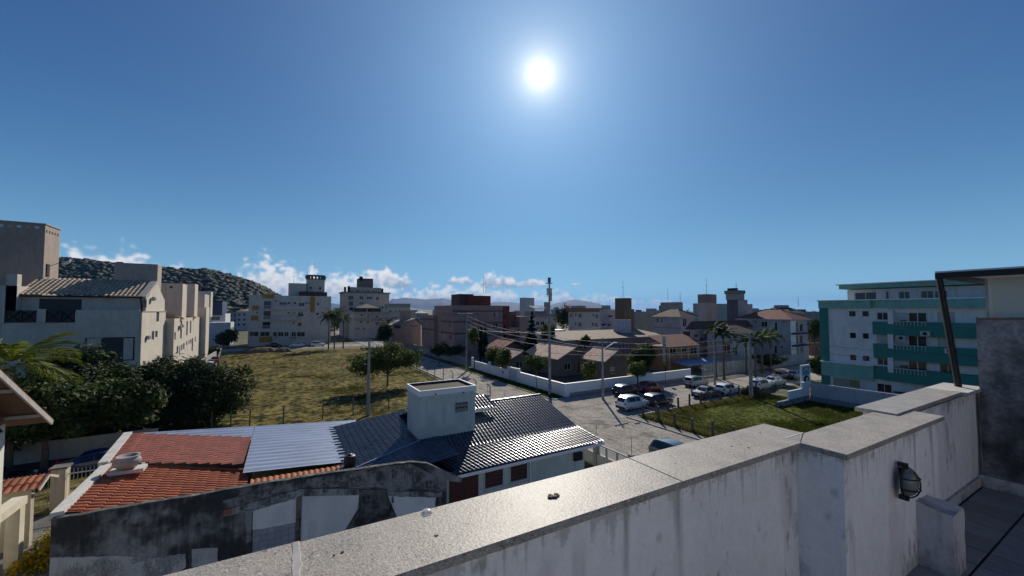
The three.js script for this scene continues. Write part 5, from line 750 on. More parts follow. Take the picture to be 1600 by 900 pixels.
// --- teal and white building on the right ---
{
  const X = 69, z = zm(1260, 400, 3.75), R = L => rectX(X, z, L), white = wall(.66, .67, .68), teal = std([.035, .2, .17], { map: T.render }), mint = std([.2, .42, .38], { map: T.render });
  const y = (px, py) => onX(px, py, X).y, zf = onX(1285, 490, X).z, zn = 8, b = thing('teal_apartments', 'white apartment building with teal balcony bands and mint cornices', 'building', V(X + 6, 0, -10));
  const zc = onX(1364, 520, X).z, Y4 = 12.55, Yb = 11.35;
  const wins = R([[250, 323, 288, 354, 'd'], [328, 323, 365, 354, 'd'], [255, 450, 290, 481, 'd'], [330, 453, 365, 484, 'd'], [257, 579, 292, 610, 'd'], [332, 585, 368, 615, 'd'], [412, 330, 480, 375], [412, 458, 484, 515, 's'], [415, 597, 485, 640], [768, 330, 870, 395, 's'], [770, 478, 872, 540, 's'], [780, 628, 878, 685], [160, 720, 312, 775, 's'], [413, 750, 500, 800]]);
  wallsOf(b, { x0: X, x1: X + 12, z0: zn, z1: zf, y1: Y4, m: white, left: wins });
  for (const [c, d] of [[332, 408], [470, 550], [606, 690]]) {   // loggias: dark doors, side pier and a steel rail
    const q = R([[527, c, 712, d]])[0]; part(b, 'loggia', [fb('left', X, q[0], q[1], q[2], q[3], .003, .02)], wall(.5, .5, .5)); const e = R([[600, c + 2, 708, d]])[0]; const dr = part(b, 'glass_door', [fb('left', X, e[0], e[1], e[2], e[3], .025, .05)], M.glass); part(dr, 'door_frame', [0, .5, 1].map(t => fb('left', X, mix(e[0], e[1], t) - .05, mix(e[0], e[1], t) + .05, e[2], e[3], .052, .09)), M.frame);
    const k = R([[488, c - 12, 520, d - 10]])[0]; part(b, 'pier', [fb('left', X, k[0], k[1], k[2], k[3], .003, .7)], white);
  }
  // bowed teal parapets
  const bow = (yA, yB, zA0, zB0, d, m, name) => { const n = 16, s = new THREE.Shape(), P = []; for (let k = 0; k <= n; k++) { const t = k / n; P.push([mix(zA0, zB0, t), X - .1 - d * Math.pow(Math.sin(Math.PI * cl(t, 0, 1)), .5)]); } s.moveTo(zA0, -(X)); P.forEach(p => s.lineTo(p[0], -p[1])); s.lineTo(zB0, -X); const g = new THREE.ExtrudeGeometry(s, { depth: yB - yA, bevelEnabled: false }); g.rotateX(-Math.PI / 2); g.rotateY(0); const p = g.attributes.position; for (let i = 0; i < p.count; i++) { const a = p.getX(i), h = p.getY(i), c = p.getZ(i); p.setXYZ(i, c, yA + h, a); } g.computeVertexNormals(); part(b, name, toCreasedNormals(prep(g), .4), m); };
  const zs = zc, ze = zn - .2;
  for (const [a, d] of [[385, 462], [515, 600], [648, 725]]) { const p = R([[395, a, 520, d]])[0]; bow(p[2], p[3], zs, ze, 1.1, teal, 'balcony_band'); }
  const rail = (c, d) => { const q = R([[527, c, 715, d]])[0], n = 9, g = [fb('left', X - 1.1, q[0], q[1], q[3] - .06, q[3], .0, .06)]; for (let k = 0; k <= n; k++) g.push(fb('left', X - 1.1, mix(q[0], q[1], k / n) - .02, mix(q[0], q[1], k / n) + .02, q[2], q[3] - .06, .01, .05)); part(b, 'railing', g, M.frame); };
  rail(383, 408); rail(522, 550); rail(660, 690);
  const mt = R([[90, 262, 400, 305]])[0]; part(b, 'cornice', [fb('left', X, zf - .3, zc, mt[2], mt[3], .003, .5)], mint); part(b, 'cornice_lip', [fb('left', X, zf - .4, zn, mt[3], mt[3] + .12, .003, .75)], M.white); bow(mt[2], mt[3], zc, ze, .8, mint, 'cornice');
  const tb = R([[93, 630, 392, 712]])[0]; part(b, 'mint_band', [fb('left', X, zf - .2, zc, tb[2], tb[3], .003, .35)], mint); part(b, 'band_lip', [fb('left', X, zf - .3, zc, tb[3], tb[3] + .1, .003, .6)], M.white);
  part(b, 'teal_pier', [bx(X - .12, X + 5, 0, mt[2], zf - .35, zf + onX(1294, 490, X).z - zf)], teal);
  // penthouse
  const Xp = X + 1.6, zp = rectX(Xp, z, [[240, 185, 1045, 262]])[0], pw = rectX(Xp, z, [[283, 212, 410, 256], [466, 208, 482, 254], [540, 207, 606, 254], [670, 204, 745, 254], [750, 203, 826, 252]]);
  wallsOf(b, { x0: Xp, x1: X + 11, z0: zn, z1: zp[0], y0: Y4 - .3, y1: zp[3], m: white, left: pw }); const rf = rectX(Xp - 1, z, [[208, 150, 1045, 192]])[0]; part(b, 'roof_fascia', [bx(Xp - 1.2, X + 12, rf[2] + .3, rf[3] - .05, rf[0] - .3, zn + .5)], mint); part(b, 'roof_lip', [bx(Xp - 1.5, X + 12.3, rf[3] - .05, rf[3] + .08, rf[0] - .6, zn + .8)], M.white);
  for (const [x, w] of [[245, 90]]) { const g = R([[413, 750, 500, 800]])[0]; }
  for (let k = 0; k < 5; k++) { const p = onX(1260 + (517 + k * 13) / 3.75, 400 + (797 + k * 1.5) / 3.75, X); part(b, 'vent', [fb('left', X, p.z - .1, p.z + .1, p.y - .12, p.y + .12, .003, .03)], M.black); }
  const pt = R([[165, 722, 312, 772]])[0]; part(b, 'banner', [fb('left', X, pt[0], pt[1], pt[2], pt[3], .06, .08)], std([.28, .3, .27])); part(b, 'banner_patch', [fb('left', X, mix(pt[0], pt[1], .62), pt[1], mix(pt[2], pt[3], .3), pt[3], .082, .09)], std([.22, .24, .08]));
  for (const [x, y] of [[845, 556], [560, 480], [700, 455]]) acUnit(b, 'left', X - .9, 1260 + x / 3.75, 400 + y / 3.75);
  const ch = R([[560, 640, 600, 690], [560, 375, 590, 406]]); for (const q of ch) part(b, 'balcony_chair', [fb('left', X, q[0], q[1], q[2], q[3], .3, .7)], M.wood);
  // lot wall and sign
  const WX = 58, lw = thing('lot_wall', 'grey rendered wall between the green lot and the teal building', 'wall', V(WX, 0, -10)); part(lw, 'wall_panel', [bx(WX, WX + .2, .7, 2.36, -23.8, 6)], wall(.42, .43, .45)); part(lw, 'plinth', [bx(WX - .06, WX + .26, 0, .7, -23.86, 6)], wall(.22, .23, .25));
  const w2 = thing('entrance_wall', 'stepped white entrance wall on a stained plinth beside the roadside sign', 'wall', V(54, 0, -24)); part(w2, 'wall_panel', [bx(53, 58.2, .75, 1.75, -24.2, -24)], M.white); part(w2, 'raised_end', [bx(56.4, 58.2, 1.752, 2.5, -24.19, -24.01)], M.white); part(w2, 'plinth', [bx(50.2, 58, 0, .75, -24.25, -23.95)], M.mouldLight);
  const sg = onZ(1257, 580, -24.6), sgn = thing('roadside_sign', 'upright white sign with blue wave picture and round emblem', 'sign', V(sg.x, 0, -24.6)), s0 = onZ(1251.5, 571, -24.6), s1 = onZ(1266, 598, -24.6);
  part(sgn, 'board', [rbx(s0.x, s1.x, s1.y - .3, s0.y, -24.75, -24.55, .02)], M.white); part(sgn, 'post', [bx(s0.x + .3, s1.x - .3, 0, s1.y - .3, -24.7, -24.6)], M.frame);
  const iw = s1.x - s0.x; part(sgn, 'blue_picture', [bx(s0.x + .1 * iw, s1.x - .12 * iw, mix(s0.y, s1.y, .52), mix(s0.y, s1.y, .1), -24.55, -24.535)], std([.1, .3, .42])); part(sgn, 'wave_mark', [new THREE.TorusGeometry(iw * .22, .05, 6, 16, 2.4).rotateZ(.4).translate((s0.x + s1.x) / 2, mix(s0.y, s1.y, .4), -24.53)], M.white);
  part(sgn, 'round_emblem', [new THREE.CylinderGeometry(iw * .3, iw * .3, .02, 28).rotateX(Math.PI / 2).scale(1, .8, 1).translate((s0.x + s1.x) / 2, mix(s0.y, s1.y, .78), -24.54)], std([.02, .02, .05])); part(sgn, 'emblem_mark', [new THREE.CylinderGeometry(iw * .12, iw * .12, .02, 16).rotateX(Math.PI / 2).scale(.7, 1.2, 1).translate((s0.x + s1.x) / 2 + iw * .05, mix(s0.y, s1.y, .8), -24.52)], M.white);
}
// --- white street wall round the bungalow plot, and the white paling fence ---
{
  const w = thing('street_wall', 'long white painted wall round the bungalow plot with sheet gate', 'wall', V(32.4, 0, -41.5)), m = M.white;
  part(w, 'wall_panel', [bx(32.3, 32.5, 0, 1.75, -53.2, -41.6)], m); part(w, 'wall_panel', [bx(32.3, 32.5, 0, 1.7, -71, -56.6)], m); part(w, 'wall_panel', [bx(32.3, 59, 0, 1.75, -41.6, -41.4)], m); part(w, 'coping', [bx(32.26, 59, 1.752, 1.8, -41.66, -41.34), bx(32.24, 32.56, 1.752, 1.8, -53.2, -41.68)], m);
  part(w, 'gate', [bx(32.36, 32.44, .1, 2.0, -56.4, -53.4)], std([.5, .53, .57])); for (const z of [-56.5, -53.3, -71, -63.5]) part(w, 'gate_pier', [bx(32.2, 32.6, 0, 2.3, z - .2, z + .2)], m);
  part(w, 'gate_rail', [bx(32.3, 32.5, 2.15, 2.25, -56.3, -53.5)], m); part(w, 'letter_box', [bx(32.26, 32.3, .9, 1.25, -58.6, -58.2)], M.black); part(w, 'dark_plinth', [bx(33.2, 59, 0, .5, -41.4, -41.36)], dim2);
  const f = thing('paling_fence', 'white vertical paling fence across the cross street', 'fence', V(70, 0, -38)); for (let k = 0; k < 88; k++) { const x = 62 + k * .42; part(f, 'paling', [bx(x, x + .2, .15, 2.3, -41.3, -41.24)], M.whiteDull); } part(f, 'rail', [bx(62, 99, .5, .58, -41.36, -41.3), bx(62, 99, 1.9, 1.98, -41.36, -41.3)], M.whiteDull); part(f, 'base', [bx(62, 99, 0, .15, -41.4, -41.2)], M.concrete); for (let k = 0; k < 9; k++) part(f, 'post', [bx(62 + k * 4.6, 62.16 + k * 4.6, 0, 2.4, -41.4, -41.31)], M.whiteDull);
  const gg = thing('yard_gate', 'dark wire gate between the white wall and the paling fence', 'gate', V(60.5, 0, -41.5)); const gb = []; for (let k = 0; k < 14; k++) gb.push(bx(59.2 + k * .2, 59.24 + k * .2, .1, 2.4, -41.5, -41.46)); part(gg, 'gate_bar', gb, M.iron); part(gg, 'gate_rail', [bx(59.1, 62, 2.35, 2.42, -41.52, -41.44), bx(59.1, 62, .08, .15, -41.52, -41.44)], M.iron);
}
// ---------- trees and plants ----------
const dkGreen = leafMat(.03, .056, .012), midGreen = leafMat(.05, .085, .016), freshGreen = leafMat(.085, .125, .02), pineGreen = leafMat(.018, .035, .016, .1), yelGreen = leafMat(.16, .19, .02, .5);
{
  const a = G(168, 690), t0 = V(-13.5, 0, -50);
  tree('broadleaf_tree', 'dense dark broadleaf tree with glossy leaves before the arched doorway', V(-15.5, 0, -50), { blobs: [[[0, 4.8, 0], [4.6, 3.0, 4.2]], [[-3, 3.4, 2], [3.4, 2.8, 3.2]], [[2.6, 3.4, 2.4], [3.2, 2.8, 3]], [[-1, 6.6, -1.5], [2.6, 1.5, 2.4]], [[.5, 2.2, 3], [4, 2, 2.6]], [[-5, 2.6, 1], [3, 2.4, 3]]], leaves: 34000, size: .19, m: dkGreen, trunk: .28, seed: 601 });
  tree('broadleaf_tree', 'dense dark rounded tree at the near corner of the field', V(-8.6, 0, -51), { blobs: [[[0, 4.2, 0], [4.3, 2.9, 3.8]], [[2.6, 3.4, 1.6], [3.4, 2.8, 3]], [[-2.4, 4.6, -.6], [3.2, 2.4, 2.8]], [[1, 1.8, 2], [4, 1.8, 2.6]], [[-3, 2.2, 2], [3, 2.1, 2.6]]], leaves: 34000, size: .15, m: dkGreen, trunk: .28, seed: 602 });
  tree('broadleaf_tree', 'dark tree in the driveway behind the low grey wall', V(-15, 0, -42), { blobs: [[[0, 4.4, 0], [3.4, 2.2, 3]], [[3.6, 4.2, -1.2], [3, 2.0, 2.6]], [[-3.4, 3.6, -1], [3, 2.2, 2.6]]], leaves: 18000, size: .2, m: midGreen, trunk: .22, seed: 603 });
  tree('shrub', 'low dark shrub under the apartment row', V(-14.8, 0, -66), { blobs: [[[0, 1.6, 0], [2.2, 1.6, 5]]], leaves: 4500, size: .24, m: dkGreen, trunk: .1, seed: 604, cat: 'shrub' });
  const p = onZ(22, 560, -42); palm('coconut palm with bright yellow green fronds beside the white gable house', V(p.x, 0, -42), p.y - .6, { fronds: 17, len: 4.2, trunk: .18, seed: 11, m: yelGreen, w: .05, leaflets: 46 });
  const f = G(605, 607); tree('field_tree', 'spreading green tree with several stems on the field', V(f.x, 0, f.z), { blobs: [[[.2, 4.4, 0], [3.9, 2.0, 3.4]], [[-3.2, 3.8, .6], [2.5, 1.7, 2.4]], [[3.2, 4.3, -.4], [2.4, 1.8, 2.3]], [[.6, 5.6, -.4], [2.4, 1.3, 2.2]]], leaves: 16000, size: .14, m: freshGreen, trunk: .16, seed: 605, forks: 10, hollow: .35 });
  const s1 = G(786, 590); tree('street_tree', 'small round street tree on the verge by the white wall', V(s1.x, 0, s1.z), { blobs: [[[0, 3.3, 0], [1.5, 1.5, 1.5]], [[.5, 4.0, .2], [1, .9, 1]]], leaves: 2600, size: .16, m: freshGreen, trunk: .1, seed: 606 });
  const s2 = G(763, 576); tree('street_tree', 'dark bushy tree overhanging the white wall by the gate', V(33.8, 0, -64), { blobs: [[[0, 3.0, 0], [1.9, 1.6, 1.9]]], leaves: 2600, size: .18, m: midGreen, trunk: .12, seed: 607 });
  const s3 = G(838, 613); tree('street_tree', 'thin street tree with sparse dark crown beside the tall mast', V(s3.x, 0, s3.z), { blobs: [[[-.3, 4.4, 0], [2.1, 1.2, 1.9]], [[.8, 3.9, .3], [1.2, .8, 1.2]]], leaves: 1900, size: .15, m: midGreen, trunk: .06, seed: 608, hollow: .2 });
  const s4 = G(741, 579); tree('street_tree', 'tall thin trunk with small sunlit ball crown by the street lamp', V(s4.x, 0, s4.z), { blobs: [[[0, 7.0, 0], [1.0, 1.6, 1.0]]], leaves: 1700, size: .17, m: freshGreen, trunk: .13, seed: 609 });
  // conifer
  const cn = atF(831, 565, 82); { const t = thing('conifer', 'tall dark conifer with tiered branches between the bungalows', 'tree', V(cn.x, 0, cn.z)), top = atF(831, 487, 82).y, B = []; for (let k = 0; k < 13; k++) { const y = mix(1.2, top - .5, k / 12), r = mix(2.7, .25, Math.pow(k / 12, .8)); B.push([V(cn.x, y, cn.z), V(r, .5, r)]); } part(t, 'crown', leafBlob(B, 7500, .26, 610, .15, .5), pineGreen, { own: true }); part(t, 'trunk', [bar(V(cn.x, 0, cn.z), V(cn.x, top, cn.z), .2, .04, 7)], M.bark); }
  for (const [px, fw, y0, y1, r, lab] of [[751, 88, 545, 512, .5, 'slim dark cypress by the pink apartments, shorter'], [758, 89, 545, 508, .6, 'slim dark cypress by the pink apartments, taller']]) { const q = atF(px, y0, fw), top = atF(px, y1, fw).y; const t = thing('cypress', lab, 'tree', V(q.x, 0, q.z)); part(t, 'crown', leafBlob([[V(q.x, top * .55, q.z), V(r, top * .48, r)]], 1500, .2, px, .4, .5), pineGreen, { own: true }); part(t, 'trunk', [bar(V(q.x, 0, q.z), V(q.x, top * .4, q.z), .1)], M.bark); }
  const mk = (label, px, fw, cy, rx, ry, n, m, seed, size = .18) => { const c = atF(px, cy, fw), sx = rx * fw / 605, sy = ry * fw / 605; tree('garden_tree', label, V(c.x, 0, c.z), { blobs: [[[0, Math.max(c.y, sy * .8), 0], [sx, sy, sx]], [[sx * .5, Math.max(c.y, sy * .8) + sy * .3, 0], [sx * .6, sy * .7, sx * .6]]], leaves: Math.round(n * 1.8), size: size * .8, m, trunk: .14, seed }); };
  mk('leafy garden tree between the conifer and the tan roof', 856, 84, 520, 13, 13, 3200, freshGreen, 621); mk('dark garden tree behind the solar house', 868, 95, 528, 12, 12, 2200, dkGreen, 622);
  mk('dark tree on the skyline beside the white three storey block', 880, 135, 496, 13, 18, 2600, dkGreen, 623, .3); mk('dark shrub by the pink apartments entrance', 686, 84, 545, 13, 10, 2400, dkGreen, 624);
  mk('dark garden shrub behind the white wall near the red roofed bungalow', 772, 80, 553, 12, 7, 1800, midGreen, 625); mk('garden tree with pale leaves beside the second tan bungalow', 920, 60, 578, 12, 14, 2200, freshGreen, 626, .18);
  mk('tall mixed green tree against the grey store', 1002, 62, 562, 22, 24, 5200, midGreen, 627, .2); mk('fresh green bush at the foot of the grey store', 996, 57, 577, 15, 11, 2400, freshGreen, 628, .17); mk('small dark tree in front of the grey store', 914, 78, 533, 8, 9, 1200, dkGreen, 629);
  mk('dark hedge tree behind the paling fence', 1200, 76, 562, 22, 8, 3600, dkGreen, 630, .2); mk('dark hedge tree beside the roadside sign', 1277, 72, 575, 10, 14, 2600, dkGreen, 631, .2); mk('feathery tree beside the teal pier', 1272, 92, 515, 10, 18, 2400, midGreen, 632); mk('low bush at the corner of the green lot', 1172, 53, 612, 12, 7, 1600, midGreen, 633, .16);
  mk('dark garden tree behind the street wall of the pink apartments', 706, 90, 548, 18, 8, 2400, dkGreen, 634); mk('dark bush before the grey gabled house', 600, 112, 520, 12, 14, 2200, dkGreen, 635, .3); mk('bush beside the garden wall of the apartment row', 328, 95, 556, 12, 10, 2400, midGreen, 636, .25); mk('dark bush at the end of the apartment row', 352, 120, 527, 14, 12, 2600, dkGreen, 637, .3);
  // palms
  const pm = (label, px, fw, pyTop, len, seed, m = leafMat(.04, .065, .018), o = {}) => { const b = atF(px, 560, fw), t = atF(px, pyTop, fw); return palm(label, V(b.x, 0, b.z), t.y, { len, seed, m, fronds: 16, w: .07, leaflets: 22, trunk: .17, ...o }); };
  pm('tall palm with thin pale trunk before the glazed balconies, taller of a pair', 1118, 66, 515, 2.6, 21); pm('tall palm with thin pale trunk before the glazed balconies, shorter of a pair', 1131, 65, 522, 2.4, 22);
  pm('short palm beside the leaning white trunks', 1166, 70, 532, 2.2, 23); pm('dense palm with yellowish fronds behind the paling fence', 1190, 72, 528, 2.6, 24, freshGreen, { lean: [.6, 0] }); pm('bushy palm next to the dense yellowish one', 1204, 74, 526, 2.6, 25, freshGreen); pm('slender palm before the tiled apartments', 1180, 68, 530, 2.2, 26);
  pm('dark palm before the ochre panels, by the balconies', 427, 138, 491, 3.6, 31, dkGreen); pm('dark thick palm before the middle of the ochre panelled block', 481, 138, 494, 4.2, 32, dkGreen, { fronds: 22 }); pm('small dark palm before the ochre panelled block', 453, 138, 510, 2.6, 33, dkGreen);
  pm('large sunlit palm at the field corner by the far street', 522, 118, 492, 4.2, 34, freshGreen, { fronds: 24 }); pm('slimmer sunlit palm at the field corner by the far street', 513, 117, 497, 3.4, 35, midGreen, { fronds: 20 }); pm('smaller palm at the field corner by the far street', 536, 120, 500, 3.2, 36, freshGreen); pm('dark palm before the terraced block', 604, 125, 507, 3.6, 37, dkGreen);
}
// ---------- poles, lamps, wires ----------
const ptop = {};
function pole(key, label, px, py, pyTop, r = .16, arms = true) {
  const b = G(px, py), h = Math.max(5, (fw => atF(px, pyTop, fw).y)(b.x * Math.sin(YAW) - b.z * Math.cos(YAW))), t = thing('utility_pole', label, 'pole', b);
  part(t, 'shaft', [new THREE.CylinderGeometry(r * .6, r * 1.25, h, 12).translate(0, h / 2, 0)], M.concrete, { local: true });
  if (arms) { part(t, 'crossarm', [bx(-.9, .9, h - .75, h - .63, -.07, .07)], M.wood, { local: true }); for (const x of [-.8, -.3, .3, .8]) part(t, 'insulator', [new THREE.CylinderGeometry(.05, .07, .18, 8).translate(x, h - .54, 0)], M.whiteDull, { local: true }); }
  ptop[key] = V(b.x, h - .55, b.z); return [t, h];
}
{
  const [m, mh] = pole('mast', 'very tall concrete mast with antennas at the wall corner', 859, 618, 440, .17, false);
  part(m, 'antenna_head', [new THREE.CylinderGeometry(.22, .22, .7, 10).translate(0, mh + .2, 0), bx(-.5, .5, mh - .3, mh - .2, -.06, .06)], M.concreteDark, { local: true }); for (const [y, x] of [[mh - 1.4, .3], [mh - 1.4, -.3], [mh - 2.2, .28]]) part(m, 'panel_antenna', [bx(x - .1, x + .1, y - .5, y + .5, -.08, .08)], M.frame, { local: true });
  const rg = []; for (let k = 0; k < 22; k++) rg.push(bar(V(-.34, 4 + k * .5, 0), V(.34, 4 + k * .5, 0), .02, .02, 4)); part(m, 'climbing_rungs', rg, M.iron, { local: true }); ptop.mast = V(ptop.mast.x, 8.2, ptop.mast.z);
  const [p2, h2] = pole('p2', 'dark pole with lamp arm beside the white wall', 942, 623, 528, .15); part(p2, 'lamp_arm', [bar(V(0, h2 - 1.6, 0), V(1.5, h2 - .7, .5), .04)], M.steel, { local: true }); part(p2, 'lamp_head', [rbx(1.4, 2.1, h2 - .75, h2 - .6, .4, .65, .04)], M.frame, { local: true });
  pole('p3', 'concrete pole at the corner of the green lot by parked white cars', 1174, 622, 520, .2); pole('p4', 'thin concrete pole by the yard gate', 1117, 602, 512, .13); const [p5, h5] = pole('p5', 'pale street lamp pole on the verge near the pink apartments', 729, 580, 489, .17); part(p5, 'lamp_arm', [bar(V(-1.3, h5 - .1, 0), V(1.3, h5 - .1, .2), .04)], M.steel, { local: true }); part(p5, 'lamp_head', [rbx(-1.9, -1.2, h5 - .2, h5 - .05, -.12, .12, .04)], M.frame, { local: true });
  pole('p7', 'grey pole standing in front of the field tree', 575, 651, 534, .17); pole('p8', 'dark pole near the gabled house', 640, 549, 498, .15); pole('p9', 'dark pole at the bend of the far street', 579, 533, 488, .15);
  const line = (a, b, sag, r, m, label) => { const c = new THREE.CatmullRomCurve3(Array.from({ length: 13 }, (_, k) => { const t = k / 12; return a.clone().lerp(b, t).add(V(0, -sag * 4 * t * (1 - t), 0)); })); one('power_line', label, 'cable', new THREE.TubeGeometry(c, 24, r, 5), m, null); };
  const off = (k, x, y, z) => ptop[k].clone().add(V(x, y, z));
  for (const [i, y] of [[0, 0], [1, -.7], [2, -1.5]]) { const w = ['top', 'middle', 'lowest'][i]; line(off('mast', 0, y, 0), off('p5', 0, y, 0), .7, .022, M.wirePale, `${w} overhead cable from the tall mast to the street lamp pole`); line(off('mast', 0, y, 0), off('p2', 0, y, 0), .15, .022, M.wirePale, `${w} overhead cable from the tall mast to the dark pole`); line(off('p2', 0, y, 0), off('p3', 0, y, 0), .5, .022, M.wirePale, `${w} overhead cable from the dark pole to the lot corner pole`); }
  line(off('mast', 0, -2.4, 0), V(64, 5.0, -41.4), .8, .03, M.wirePale, 'sagging pale cable from the tall mast towards the paling fence'); line(off('p5', 0, -2.6, 0), V(60, 8.2, -62), .9, .025, M.wirePale, 'long pale cable crossing the plot behind the tan roofs'); line(off('p5', 0, -.4, 0), off('p8', 0, 0, 0), 1, .02, M.wire, 'dark cable from the street lamp pole along the far street');
  line(off('p3', 0, 0, 0), V(72, 6.5, -6), .6, .02, M.wire, 'dark cable from the lot corner pole past the teal building'); line(off('p3', 0, -.8, 0), V(72, 5.2, -6), .6, .02, M.wire, 'lower dark cable from the lot corner pole past the teal building');
  one('traffic_sign', 'small dark street name sign at the white wall', 'sign', [bx(G(1010, 594).x - .3, G(1010, 594).x + .3, 2.1, 3.0, -41.1, -41.06), bar(V(G(1010, 594).x, 0, -41.05), V(G(1010, 594).x, 2.2, -41.05), .03)], M.iron);
}
// ---------- post and wire fences ----------
{
  const f = thing('street_fence', 'row of bent concrete fence posts between the field and the street', 'fence', V(22.4, 0, -60));
  for (let k = 0; k < 20; k++) { const z = -44 - k * 4.2, x = 22.5; part(f, 'post', [limb([V(x, 0, z), V(x, 1.7, z), V(x, 2.0, z), V(x - .45, 2.35, z)], .075, .06, 5)], M.concreteDark); }
  for (const y of [.6, 1.2, 1.8]) part(f, 'wire', [bar(V(22.5, y, -44), V(22.5, y, -124), .008, .008, 4)], M.iron);
  const s = thing('field_fence', 'leaning thin posts and wire at the near edge of the field', 'fence', V(5, 0, -42)), r = rng(701);
  for (const [px, py] of [[390, 663], [443, 661], [504, 658], [552, 655], [607, 651], [330, 668], [360, 666]]) { const p = G(px, py), z = -45.5 + (r() - .5) * .3, q = onZ(px, py - 8, -45.5); part(s, 'post', [bar(V(q.x, 0, z), V(q.x + (r() - .5) * .15, 2.0, z), .07, .06, 5)], M.bark); }
  for (const y of [.5, 1.0, 1.5]) part(s, 'wire', [bar(V(onZ(330, 660, -45.5).x, y, -45.5), V(onZ(607, 645, -45.5).x, y, -45.5), .007, .007, 4)], M.iron);
  const l = thing('lot_fence', 'weathered dark posts with wire round the green lot', 'fence', V(36, 0, -28)), posts = [];
  for (let k = 0; k < 11; k++) posts.push([33.5 + (r() - .5) * .2, -29.3 + k * 1.95]); for (let k = 1; k < 12; k++) posts.push([33.6 + k * 2.05, -29.5 + (r() - .5) * .2]);
  for (const [x, z] of posts) { const h = 1.35 + r() * .3; part(l, 'post', [bar(V(x, 0, z), V(x + (r() - .5) * .12, h, z + (r() - .5) * .12), .13, .115, 6)], M.bark); }
  for (const y of [.5, .95, 1.3]) { part(l, 'wire', [bar(V(33.5, y, -29.4), V(33.5, y, -9), .008, .008, 4)], M.iron); part(l, 'wire', [bar(V(33.6, y, -29.5), V(58, y, -29.5), .008, .008, 4)], M.iron); }
}
